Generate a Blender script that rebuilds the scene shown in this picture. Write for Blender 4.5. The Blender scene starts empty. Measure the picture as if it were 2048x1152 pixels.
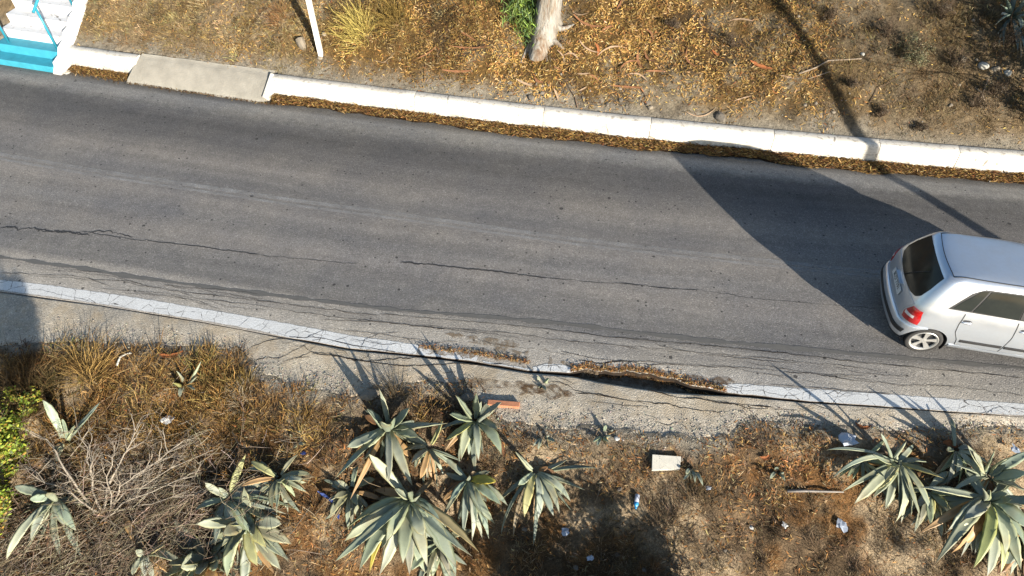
import bpy, bmesh, math, random
import numpy as np
from mathutils import Vector, Matrix

random.seed(7)
rng = np.random.default_rng(11)
SC = bpy.context.scene
COL = SC.collection
R = math.radians

# ------------------------------------------------------------------ camera
PITCH, CAMH, FPX = R(48.0), 8.8, 1365.0
cam_d = bpy.data.cameras.new('camera')
cam_d.lens, cam_d.sensor_width = 24.0, 36.0
cam_d.clip_start, cam_d.clip_end = 0.1, 2000.0
cam = bpy.data.objects.new('camera', cam_d)
cam.location = (0, 0, CAMH)
cam.rotation_euler = (R(90) - PITCH, 0, 0)
COL.objects.link(cam)
SC.camera = cam

# ------------------------------------------------------------------ sky, sun, exposure
SUN_EL = R(15.0)
SUN_H = np.array([0.54, -0.84]); SUN_H = SUN_H / np.linalg.norm(SUN_H)
SUN = Vector((SUN_H[0]*math.cos(SUN_EL), SUN_H[1]*math.cos(SUN_EL), math.sin(SUN_EL)))
world = bpy.data.worlds.new('World')
SC.world = world
world.use_nodes = True
wn = world.node_tree.nodes
sky = wn.new('ShaderNodeTexSky')
sky.sky_type = 'NISHITA'
sky.sun_disc = False
sky.sun_elevation = SUN_EL
sky.sun_rotation = math.atan2(SUN_H[0], SUN_H[1])
sky.air_density, sky.dust_density, sky.ozone_density = 1.0, 0.6, 1.6
wn['Background'].inputs['Strength'].default_value = 0.085
world.node_tree.links.new(sky.outputs[0], wn['Background'].inputs['Color'])
sun_d = bpy.data.lights.new('sun', 'SUN')
sun_d.energy, sun_d.angle, sun_d.color = 5.0, R(0.5), (1.0, 0.93, 0.82)
sun = bpy.data.objects.new('sun', sun_d)
sun.rotation_euler = SUN.to_track_quat('Z', 'Y').to_euler()
sun.location = (20, -30, 30)
COL.objects.link(sun)
SC.view_settings.view_transform = 'Standard'
SC.view_settings.look = 'None'
SC.view_settings.gamma = 1.0
SC.view_settings.use_curve_mapping = False
SC.view_settings.exposure = 1.38
SC.cycles.max_bounces = 5
SC.cycles.diffuse_bounces = 2
SC.cycles.glossy_bounces = 2
SC.cycles.transparent_max_bounces = 6
SC.cycles.caustics_reflective = False
SC.cycles.caustics_refractive = False

# ------------------------------------------------------------------ helpers: properties, meshes
def tag(o, label=None, cat=None, group=None, kind=None):
    if label: o['label'] = label
    if cat: o['category'] = cat
    if group: o['group'] = group
    if kind: o['kind'] = kind
    return o

def empty(name, loc, rz=0.0):
    o = bpy.data.objects.new(name, None)
    o.location = loc
    o.rotation_euler = (0, 0, rz)
    o.empty_display_size = 0.1
    COL.objects.link(o)
    return o

def link(name, me, mat=None, parent=None, loc=None):
    o = bpy.data.objects.new(name, me)
    COL.objects.link(o)
    if mat is not None and len(me.materials) == 0: me.materials.append(mat)
    if parent is not None: o.parent = parent
    if loc is not None: o.location = loc
    return o

def np_mesh(name, V, F, col=None, smooth=False):
    """V (n,3); F (m,k) with one k, or a list of such arrays"""
    V = np.asarray(V, dtype=np.float32)
    Fs = F if isinstance(F, list) else [F]
    Fs = [np.asarray(f, dtype=np.int32) for f in Fs if len(f)]
    me = bpy.data.meshes.new(name)
    me.vertices.add(len(V)); me.vertices.foreach_set('co', V.ravel())
    nl = sum(f.size for f in Fs); nf = sum(len(f) for f in Fs)
    me.loops.add(nl); me.loops.foreach_set('vertex_index', np.concatenate([f.ravel() for f in Fs]))
    me.polygons.add(nf)
    tot = np.concatenate([np.full(len(f), f.shape[1], dtype=np.int32) for f in Fs])
    st = np.concatenate([[0], np.cumsum(tot)[:-1]]).astype(np.int32)
    me.polygons.foreach_set('loop_start', st)
    me.polygons.foreach_set('loop_total', tot)
    me.polygons.foreach_set('use_smooth', np.full(nf, smooth, dtype=bool))
    me.update(calc_edges=True)
    if col is not None: put_col(me, col)
    me.validate()
    return me

def put_col(me, col):
    c = np.ones((len(me.vertices), 4), dtype=np.float32)
    c[:, :3] = np.asarray(col, dtype=np.float32)[:len(c)]
    a = me.attributes.new('col', 'FLOAT_COLOR', 'POINT')
    a.data.foreach_set('color', c.ravel())

def put_float(me, name, v):
    a = me.attributes.new(name, 'FLOAT', 'POINT')
    a.data.foreach_set('value', np.asarray(v, dtype=np.float32).ravel())

def grid_faces(nr, nc, closed=False):
    i = np.arange(nr-1)[:, None]; j = np.arange(nc if closed else nc-1)[None, :]
    jn = (j+1) % nc
    return np.stack([(i*nc+j), (i*nc+jn), ((i+1)*nc+jn), ((i+1)*nc+j)], -1).reshape(-1, 4)

class MB:
    """collects simple solids into one mesh"""
    def __init__(s): s.v, s.f, s.n = [], [], 0
    def add(s, V, F):
        V = np.asarray(V, float)
        for f in F: s.f.append(tuple(int(q)+s.n for q in f))
        s.v.append(V); s.n += len(V)
        return s
    def box(s, c, size, rot=None):
        h = np.array(size)/2
        V = np.array([[x, y, z] for x in (-1, 1) for y in (-1, 1) for z in (-1, 1)])*h
        if rot is not None: V = V @ np.array(rot).T
        return s.add(V+np.array(c), [(0,1,3,2),(4,6,7,5),(0,4,5,1),(2,3,7,6),(0,2,6,4),(1,5,7,3)])
    def tube(s, pts, rad, n=6, caps=True):
        pts = np.asarray(pts, float); m = len(pts)
        rad = np.broadcast_to(np.asarray(rad, float), (m,))
        T = np.gradient(pts, axis=0); T /= np.linalg.norm(T, axis=1)[:, None]+1e-9
        ref = np.array([0, 0, 1.0]) if abs(T[0][2]) < .9 else np.array([1.0, 0, 0])
        V = []
        for k in range(m):
            A = np.cross(T[k], ref); A /= np.linalg.norm(A)+1e-9
            B = np.cross(A, T[k])
            a = np.arange(n)*2*np.pi/n
            V.append(pts[k]+rad[k]*(np.cos(a)[:, None]*A+np.sin(a)[:, None]*B))
        F = [tuple(f) for f in grid_faces(m, n, True)]
        if caps: F += [tuple(range(n))[::-1], tuple((m-1)*n+q for q in range(n))]
        return s.add(np.concatenate(V), F)
    def mesh(s, name, smooth=False):
        me = bpy.data.meshes.new(name)
        me.from_pydata(np.concatenate(s.v).tolist(), [], s.f)
        if smooth:
            for p in me.polygons: p.use_smooth = True
        me.update()
        return me
    def build(s, name, mat, parent=None, smooth=False, loc=None):
        return link(name, s.mesh(name, smooth), mat, parent, loc)

def bevel(me, w, seg=2):
    bm = bmesh.new(); bm.from_mesh(me)
    bmesh.ops.bevel(bm, geom=bm.edges[:], offset=w, segments=seg, affect='EDGES', profile=.6)
    bm.to_mesh(me); bm.free()
    return me

# ------------------------------------------------------------------ numeric noise
def vn(x, y, s=0.0):
    x = np.asarray(x, float); y = np.asarray(y, float)
    ix, iy = np.floor(x), np.floor(y); fx, fy = x-ix, y-iy
    fx = fx*fx*(3-2*fx); fy = fy*fy*(3-2*fy)
    def h(a, b):
        q = np.sin(a*127.1+b*311.7+s*74.7)*43758.5453
        return q-np.floor(q)
    return (h(ix, iy)*(1-fx)+h(ix+1, iy)*fx)*(1-fy)+(h(ix, iy+1)*(1-fx)+h(ix+1, iy+1)*fx)*fy
def fbm(x, y, s=0.0, o=4):
    t, a, n = 0, .5, 0
    for k in range(o):
        t = t+a*vn(x*2**k+k*17.3, y*2**k-k*9.1, s+k); n += a; a *= .5
    return t/n-.5
def sst(a, b, x):
    t = np.clip((np.asarray(x, float)-a)/(b-a), 0, 1)
    return t*t*(3-2*t)

# ------------------------------------------------------------------ survey: picture point to place on a level plane
CP, SP = math.cos(PITCH), math.sin(PITCH)
def ray(px, py):
    a, b = (px-1024)/FPX, (576-py)/FPX
    return np.array([a, b*SP+CP, b*CP-SP])
def lev(px, py, z=0.0):
    d = ray(px, py); t = (z-CAMH)/d[2]
    return np.array([0, 0, CAMH])+t*d
def pxof(P):
    P = np.asarray(P, float); v = P-np.array([0, 0, CAMH])
    Z = v[..., 1]*CP-v[..., 2]*SP
    return 1024+FPX*v[..., 0]/Z, 576-FPX*(v[..., 1]*SP+v[..., 2]*CP)/Z

# ------------------------------------------------------------------ the lie of the land
_k = np.array([(-11.06,15.3),(-9.14,14.95),(-5.68,14.08),(-2.55,13.32),(.84,12.6),(2.99,12.2),(5.51,11.8),(7.38,11.47),(10.48,11.06)])
KC = np.polyfit(_k[:, 0], _k[:, 1], 2)
def K(x):                                   # foot of the kerb face
    x = np.asarray(x, float); xc = np.clip(x, -14, 14)
    return np.polyval(KC, xc)+(x-xc)*np.where(x > 0, 2*KC[0]*14+KC[1], -2*KC[0]*14+KC[1])
def curve(pts, z):
    w = np.array([lev(a, b, z)[:2] for a, b in pts])
    s0 = (w[1, 1]-w[0, 1])/(w[1, 0]-w[0, 0]); s1 = (w[-1, 1]-w[-2, 1])/(w[-1, 0]-w[-2, 0])
    def f(x):
        x = np.asarray(x, float)
        y = np.interp(x, w[:, 0], w[:, 1])
        y = np.where(x < w[0, 0], w[0, 1]-.22*(x-w[0, 0])*-1*-1, y)
        return np.where(x > w[-1, 0], w[-1, 1]-.07*(x-w[-1, 0]), y)
    return f
L = curve([(0,583),(200,610),(400,643),(560,673),(700,699),(800,709),(870,717),(955,728),(1060,745),(1150,752),(1200,762),(1280,775),(1340,783),(1420,788),(1500,794),(1620,805),(1750,813),(1900,824),(2048,833)], 0)
E_raw = curve([(0,692),(120,682),(350,690),(480,700),(530,742),(580,770),(650,782),(715,793),(745,770),(800,765),(860,757),(930,765),(960,800),(1000,835),(1080,850),(1200,856),(1300,868),(1400,872),(1465,867),(1482,842),(1600,846),(1700,852),(1800,858),(1900,858),(2048,852)], -.06)
def EO(x): return E_raw(x)+.12*fbm(np.asarray(x)*2.5, 0*np.asarray(x)+3., 5)+.06*fbm(np.asarray(x)*9, 0*np.asarray(x)+1., 6)
_gx = np.array([lev(a, 740)[0] for a in (540,620,700,800,955,1060,1140,1175,1250,1340,1400,1440,1480,1600,1750,1950)])
_gw = np.array([0,.025,.02,.03,.04,.03,.05,.2,.27,.26,.12,.05,.04,.025,.015,.006])
def gap(x): return np.interp(x, _gx, _gw, left=0, right=0)*(1+.6*fbm(np.asarray(x)*6, 0*np.asarray(x), 9))

def z_road(x, y):
    k = K(x)-y
    z = -.10*sst(.9, .0, k)+.012*fbm(x*.7, y*.7, 2)
    e = y-(L(x)+gap(x))
    z = z-.03*sst(.05, .22, gap(x))*sst(.2, .0, e)
    return z
def z_shoulder(x, y):
    l, e = L(x), EO(x)
    t = np.clip((l-y)/np.maximum(l-e, .05), 0, 1)
    rough = sst(.35, .7, t)
    return -.012-.055*t**1.4-.018*sst(.03, .15, gap(x))+.02*rough*fbm(x*9, y*9, 4)+.012*fbm(x*3, y*3, 1)
BP_V = np.array([0, .3, .5, 1.0, 1.65, 2.4, 4, 7, 14, 60, 400])
BP_Z = np.array([.33, .345, .47, .95, 1.45, 1.95, 2.85, 4.0, 5.2, 9, 20])
LP_U = np.array([0, .25, .8, 1.6, 3, 6, 12, 60, 400])
LP_Z = np.array([-.05, -.11, -.36, -.74, -1.45, -2.7, -4, -9, -20])
def h(x, y):                                # bare earth
    x = np.asarray(x, float); y = np.asarray(y, float)
    v = y-K(x); u = EO(x)-y
    gentle = 1-.22*sst(-5, -10, x)
    bz = .33+(np.interp(v, BP_V, BP_Z)-.33)*gentle
    amp = sst(.25, 1.1, v)
    bz = bz+amp*(.30*fbm(x*.8, y*.8, 21)+.16*fbm(x*2.6, y*2.6, 22)+.05*fbm(x*9, y*9, 23))+.02*fbm(x*8, y*8, 29)
    amp = sst(.0, .8, u)
    lz = np.interp(u, LP_U, LP_Z)+amp*(.34*fbm(x*.9, y*.9, 31)+.2*fbm(x*2.4, y*2.4, 32))+(.3+.7*amp)*.07*fbm(x*8, y*8, 33)
    mid = np.full_like(bz, -.20)
    z = np.where(v > np.where((x > -9.5) & (x < -5.4), .34, .12), bz, mid)
    z = np.where(u > -.2, np.where(u > 0, lz, np.minimum(lz, -.085)), z)
    return np.where((x > -12.95+.24*(y-15)) & (x < -11.02+.24*(y-15)) & (v > -.8) & (v < 6), z-1.2, z)
def surf(x, y):                             # whatever is on top
    x = np.asarray(x, float); y = np.asarray(y, float)
    z = h(x, y); k, l, g, e = K(x), L(x), gap(x), EO(x)
    z = np.where((y < k) & (y > l+g), z_road(x, y), z)
    z = np.where((y <= l) & (y > e), np.maximum(z_shoulder(x, y), z), z)
    z = np.where((y >= k) & (y < k+.28), np.maximum(z, .36), z)
    return z
def at(px, py, up=0.0):                     # first point of the place along a line of sight of the survey
    d = ray(px, py)
    t = np.linspace(5.0, 24, 420)
    P = np.array([0, 0, CAMH])+t[:, None]*d
    f = P[:, 2]-surf(P[:, 0], P[:, 1])
    i = int(np.argmax(f < 0)) or 899
    tt = np.linspace(t[i-1], t[i], 40); P = np.array([0, 0, CAMH])+tt[:, None]*d
    f = P[:, 2]-surf(P[:, 0], P[:, 1]); j = int(np.argmax(f < 0)) or 39
    q = P[max(j-1, 0)]
    return np.array([q[0], q[1], q[2]+up])
def nrm(x, y, e=.05, f=h):
    dx = (f(x+e, y)-f(x-e, y))/(2*e); dy = (f(x, y+e)-f(x, y-e))/(2*e)
    n = np.stack([-dx, -dy, np.ones_like(dx)], -1)
    return n/np.linalg.norm(n, axis=-1)[..., None]

# ------------------------------------------------------------------ materials
class NT:
    def __init__(s, name, rough=.8, spec=.3):
        s.m = bpy.data.materials.new(name); s.m.use_nodes = True
        s.t = s.m.node_tree; s.b = s.t.nodes['Principled BSDF']
        s.b.inputs['Roughness'].default_value = rough
        s.b.inputs['Specular IOR Level'].default_value = spec
    def n(s, typ, **kw):
        q = s.t.nodes.new(typ)
        for k, v in kw.items(): setattr(q, k, v)
        return q
    def l(s, a, b): s.t.links.new(a, b)
    def val(s, sock, v):
        if hasattr(v, 'is_linked') or isinstance(v, bpy.types.NodeSocket): s.l(v, sock)
        elif isinstance(v, (tuple, list)) and len(v) == 3 and sock.type == 'RGBA': sock.default_value = (*v, 1)
        else: sock.default_value = v
    def coord(s, scale=(1, 1, 1), kind='Object', attr=None):
        mp = s.n('ShaderNodeMapping'); mp.inputs['Scale'].default_value = scale
        if attr: s.l(s.attr(attr, 'Vector'), mp.inputs[0])
        else:
            tc = s.n('ShaderNodeTexCoord'); s.l(tc.outputs[kind], mp.inputs[0])
        return mp.outputs[0]
    def attr(s, name, out='Color'):
        a = s.n('ShaderNodeAttribute'); a.attribute_name = name
        return a.outputs[out]
    def noise(s, vec, scale, detail=3, rough=.55, dist=0.0):
        q = s.n('ShaderNodeTexNoise'); s.l(vec, q.inputs['Vector'])
        q.inputs['Scale'].default_value = scale; q.inputs['Detail'].default_value = detail
        q.inputs['Roughness'].default_value = rough; q.inputs['Distortion'].default_value = dist
        return q.outputs['Fac']
    def voro(s, vec, scale, feature='F1', out='Distance'):
        q = s.n('ShaderNodeTexVoronoi'); q.feature = feature; s.l(vec, q.inputs['Vector'])
        q.inputs['Scale'].default_value = scale
        return q.outputs[out]
    def ramp(s, fac, stops, interp='LINEAR'):
        q = s.n('ShaderNodeValToRGB'); e = q.color_ramp.elements; q.color_ramp.interpolation = interp
        while len(e) < len(stops): e.new(.5)
        for k, (p, c) in enumerate(stops):
            e[k].position = p; e[k].color = (*c, 1) if isinstance(c, (tuple, list)) else (c, c, c, 1)
        s.l(fac, q.inputs[0])
        return q.outputs[0]
    def mix(s, fac, a, b, mode='MIX'):
        q = s.n('ShaderNodeMix'); q.data_type = 'RGBA'; q.blend_type = mode
        s.val(q.inputs[0], fac); s.val(q.inputs[6], a); s.val(q.inputs[7], b)
        return q.outputs[2]
    def math(s, op, a, b=None, c=None, clamp=False):
        q = s.n('ShaderNodeMath'); q.operation = op; q.use_clamp = clamp
        s.val(q.inputs[0], a)
        if b is not None: s.val(q.inputs[1], b)
        if c is not None: s.val(q.inputs[2], c)
        return q.outputs[0]
    def base(s, c): s.val(s.b.inputs['Base Color'], c); return s
    def bump(s, hgt, strength=.5, dist=.01):
        q = s.n('ShaderNodeBump'); q.inputs['Strength'].default_value = strength; q.inputs['Distance'].default_value = dist
        s.l(hgt, q.inputs['Height']); s.l(q.outputs[0], s.b.inputs['Normal'])
        return s

def plain(name, c, rough=.7, spec=.3, var=.25, scale=14, bump=0.0, metal=0.0, bs=60):
    t = NT(name, rough, spec); v = t.coord()
    n = t.noise(v, scale, 4, .6)
    t.base(t.mix(n, tuple(q*(1-var) for q in c), tuple(min(1, q*(1+var)) for q in c)))
    t.b.inputs['Metallic'].default_value = metal
    if bump: t.bump(t.noise(v, bs, 3), bump, .01)
    return t.m

def m_vcol(name, rough=.75, trans=.0, spec=.2, scale=30, var=.3):
    t = NT(name, rough, spec)
    n = t.noise(t.coord(kind='Object'), scale, 3, .6)
    c = t.mix(1.0, t.attr('col'), t.ramp(n, [(.25, 1-var), (.75, 1+var*.6)]), 'MULTIPLY')
    t.base(c)
    if trans:
        tr = t.n('ShaderNodeBsdfTranslucent'); t.l(c, tr.inputs[0])
        mx = t.n('ShaderNodeMixShader'); mx.inputs[0].default_value = trans
        t.l(t.b.outputs[0], mx.inputs[1]); t.l(tr.outputs[0], mx.inputs[2])
        t.l(mx.outputs[0], t.t.nodes['Material Output'].inputs['Surface'])
    return t.m

def make_asphalt(name, shoulder=False):
    t = NT(name, .9, .25)
    v = t.coord(); r = t.coord(attr='rd')
    sx = t.n('ShaderNodeSeparateXYZ'); t.l(t.attr('rd', 'Vector'), sx.inputs[0])
    stretch = t.n('ShaderNodeMapping'); stretch.inputs['Scale'].default_value = (.16, 3.2, 1); t.l(t.attr('rd', 'Vector'), stretch.inputs[0])
    n_long = t.noise(stretch.outputs[0], 1.0, 4, .6)
    n_big = t.noise(v, .55, 4, .6)
    n_mid = t.noise(v, 5, 4, .65)
    agg = t.voro(v, 62, 'F1', 'Color')
    aggd = t.voro(v, 62)
    fine = t.noise(v, 150, 2, .6)
    # distance from the edge line in metres, wobbling a little
    acr = t.math('ADD', sx.outputs[1], t.math('MULTIPLY', t.math('SUBTRACT', n_mid, .5), .22))
    acr = t.math('DIVIDE', acr, 7.0)
    if shoulder:
        base = t.ramp(t.noise(v, 1.3, 5, .6), [(.3, (.24, .215, .175)), (.55, (.32, .285, .23)), (.75, (.37, .325, .255))])
    else:
        base = t.ramp(acr, [(.0, (.30, .275, .24)), (.07, (.28, .258, .225)), (.10, (.20, .185, .165)), (.125, (.23, .212, .187)),
                            (.145, (.135, .128, .12)), (.20, (.135, .129, .123)), (.29, (.172, .159, .146)), (.36, (.138, .132, .127)),
                            (.43, (.168, .155, .142)), (.52, (.125, .12, .116)), (.60, (.155, .143, .131)),
                            (.70, (.098, .093, .089)), (.78, (.078, .075, .073)), (.835, (.092, .089, .086)), (.875, (.185, .177, .164)), (.915, (.215, .205, .188)), (.945, (.12, .112, .1))])
    c = t.mix(1.0, base, t.ramp(n_long, [(.28, .94), (.72, 1.24)]), 'MULTIPLY')
    c = t.mix(1.0, c, t.ramp(n_big, [(.3, (.86, .87, .9)), (.7, (1.22, 1.18, 1.11))]), 'MULTIPLY')
    c = t.mix(1.0, c, t.ramp(n_mid, [(.3, .9), (.7, 1.1)]), 'MULTIPLY')
    sep = t.n('ShaderNodeSeparateColor'); t.l(agg, sep.inputs[0])
    c = t.mix(1.0, c, t.ramp(sep.outputs[0], [(.0, .74), (.5, .98), (.85, 1.08), (1.0, 1.5)]), 'MULTIPLY')
    c = t.mix(1.0, c, t.ramp(fine, [(.3, .8), (.7, 1.2)]), 'MULTIPLY')
    # old oil and tar specks
    sp = t.voro(v, 2.6); rnd = t.n('ShaderNodeSeparateColor'); t.l(t.voro(v, 2.6, 'F1', 'Color'), rnd.inputs[0])
    spot = t.math('LESS_THAN', sp, t.math('MULTIPLY_ADD', rnd.outputs[1], .07, .03))
    spot = t.math('MULTIPLY', spot, t.math('GREATER_THAN', rnd.outputs[0], .45))
    sp2 = t.voro(v, 6.5); rnd2 = t.n('ShaderNodeSeparateColor'); t.l(t.voro(v, 6.5, 'F1', 'Color'), rnd2.inputs[0])
    spot2 = t.math('MULTIPLY', t.math('LESS_THAN', sp2, .13), t.math('GREATER_THAN', rnd2.outputs[0], .62))
    if not shoulder:
        c = t.mix(t.math('MULTIPLY', t.math('MAXIMUM', spot, spot2), .8), c, (.025, .024, .024))
    else:
        dirt = t.ramp(t.noise(v, 2.2, 6, .7), [(.47, 0.), (.60, 1.0)])
        c = t.mix(t.math('MULTIPLY', dirt, .55), c, (.30, .235, .155))
    t.base(c)
    hgt = t.math('ADD', t.math('MULTIPLY', aggd, -1.0), t.math('MULTIPLY', fine, .35))
    t.bump(hgt, .55, .008 if not shoulder else .010)
    return t.m

def make_ground():
    t = NT('earth', .95, .1); v = t.coord()
    n1 = t.noise(v, 9, 6, .7); n2 = t.noise(v, 40, 4, .65); n3 = t.noise(v, 120, 3, .6)
    c = t.mix(1.0, t.attr('col'), t.ramp(n1, [(.3, .55), (.5, .95), (.72, 1.4)]), 'MULTIPLY')
    c = t.mix(1.0, c, t.ramp(n2, [(.3, .65), (.7, 1.3)]), 'MULTIPLY')
    c = t.mix(1.0, c, t.ramp(n3, [(.3, .75), (.7, 1.25)]), 'MULTIPLY')
    t.base(c)
    t.bump(t.math('ADD', t.math('MULTIPLY', n1, 1.5), t.math('ADD', n2, t.math('MULTIPLY', n3, .5))), .8, .03)
    return t.m

def make_whitewash(name='whitewash', c=(.60, .565, .495), dirt=.75):
    t = NT(name, .85, .2); v = t.coord()
    st = t.coord(scale=(1, 1, 5))
    n = t.noise(v, 3.2, 6, .7); f = t.noise(st, 9, 5, .7)
    g = t.noise(v, 55, 3, .6)
    col = t.mix(t.math('MULTIPLY', t.ramp(n, [(.5, 0.), (.72, 1.)]), dirt), c, (.50, .44, .35))
    col = t.mix(t.math('MULTIPLY', t.ramp(f, [(.54, 0.), (.64, 1.)]), dirt*.9), col, (.24, .205, .165))
    chip = t.math('MULTIPLY', t.ramp(t.noise(v, 11, 5, .75), [(.61, 0.), (.64, 1.)]), .85)
    col = t.mix(chip, col, (.20, .175, .145))
    sz = t.n('ShaderNodeSeparateXYZ'); t.l(v, sz.inputs[0])
    low = t.math('MULTIPLY', t.ramp(sz.outputs[2], [(.0, 1.), (.16, 0.)]), t.ramp(t.noise(t.coord(scale=(1, 1, .4)), 5, 5, .7), [(.42, 0.), (.62, .8)]))
    col = t.mix(low, col, (.20, .16, .115))
    hair = t.voro(t.coord(scale=(.55, .55, .3)), 1.7, 'DISTANCE_TO_EDGE')
    hair = t.ramp(t.math('ADD', hair, t.math('MULTIPLY', t.math('SUBTRACT', t.noise(v, 6, 4, .7), .5), .12)), [(.003, .75), (.012, 0.)])
    hair = t.math('MULTIPLY', hair, t.ramp(t.noise(v, .7, 2), [(.5, 0.), (.58, 1.)]))
    col = t.mix(hair, col, (.12, .10, .08))
    t.base(col); t.bump(t.math('ADD', g, n), .35, .012)
    return t.m

def make_line_paint():
    t = NT('road_paint', .7, .3); v = t.coord()
    n = t.noise(v, 2.5, 6, .7); g = t.noise(v, 90, 3, .7); a = t.voro(v, 62)
    ed = t.voro(t.coord(scale=(1, 1, 1)), 3.4, 'DISTANCE_TO_EDGE')
    wob = t.math('ADD', ed, t.math('MULTIPLY', t.math('SUBTRACT', t.noise(v, 11, 4, .7), .5), .09))
    crack = t.ramp(wob, [(.004, 1.), (.016, 0.)])
    c = t.mix(t.ramp(n, [(.35, 0.), (.7, .35)]), (.62, .62, .60), (.40, .385, .36))
    c = t.mix(t.ramp(g, [(.5, 0.), (.68, .8)]), c, (.24, .225, .2))
    c = t.mix(t.math('MULTIPLY', crack, t.ramp(t.noise(v, .8, 2), [(.36, 0.), (.5, .9)])), c, (.06, .05, .042))
    t.base(c); t.bump(t.math('ADD', g, t.math('MULTIPLY', a, -1)), .4, .006)
    return t.m

def make_worn_paint():
    t = NT('worn_centre_paint', .9, .2); v = t.coord()
    t.base((.34, .335, .325))
    m = t.math('MULTIPLY', t.ramp(t.noise(v, 2.2, 5, .7), [(.34, .12), (.64, .7)]), t.ramp(t.noise(v, 60, 3, .7), [(.35, .25), (.6, 1.)]))
    tr = t.n('ShaderNodeBsdfTransparent'); mx = t.n('ShaderNodeMixShader')
    t.l(m, mx.inputs[0]); t.l(tr.outputs[0], mx.inputs[1]); t.l(t.b.outputs[0], mx.inputs[2])
    t.l(mx.outputs[0], t.t.nodes['Material Output'].inputs['Surface'])
    return t.m

def make_trunk():
    t = NT('eucalyptus_bark', .8, .2); v = t.coord(scale=(1, 1, .22))
    n = t.noise(v, 3.5, 6, .65, .6); f = t.noise(v, 16, 4, .65); w = t.noise(v, 7, 5, .7, .5)
    c = t.ramp(n, [(.30, (.13, .075, .042)), (.40, (.24, .175, .12)), (.47, (.30, .265, .215)), (.58, (.38, .36, .32)), (.72, (.24, .215, .18))])
    c = t.mix(t.ramp(w, [(.56, 0.), (.64, .8)]), c, (.19, .115, .07))
    c = t.mix(1.0, c, t.ramp(f, [(.3, .5), (.7, .85)]), 'MULTIPLY')
    t.base(c); t.bump(t.math('ADD', n, t.math('MULTIPLY', f, .6)), .9, .06)
    return t.m

def make_paint():
    t = NT('silver_paint', .34, .5); v = t.coord()
    fl = t.noise(v, 900, 1); d = t.noise(v, 2.5, 5, .7)
    t.base(t.mix(t.ramp(d, [(.4, 0.), (.75, .5)]), (.56, .605, .66), (.44, .45, .46)))
    t.b.inputs['Metallic'].default_value = .76
    t.b.inputs['Coat Weight'].default_value = .5
    t.b.inputs['Coat Roughness'].default_value = .12
    rr = t.ramp(d, [(.3, .28), (.75, .46)]); t.l(rr, t.b.inputs['Roughness'])
    return t.m

def make_glass():
    t = NT('tinted_glass', .06, .12); v = t.coord()
    d = t.noise(v, 4, 5, .7)
    t.base(t.mix(d, (.012, .014, .014), (.03, .034, .03)))
    t.l(t.ramp(d, [(.35, .05), (.75, .22)]), t.b.inputs['Roughness'])
    return t.m

def make_tail():
    t = NT('tail_lens', .12, .5); v = t.coord()
    w = t.n('ShaderNodeTexWave'); w.inputs['Scale'].default_value = 40; t.l(v, w.inputs['Vector'])
    t.base(t.mix(w.outputs['Fac'], (.26, .004, .006), (.40, .012, .012)))
    t.b.inputs['Coat Weight'].default_value = 1.0
    return t.m

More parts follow.
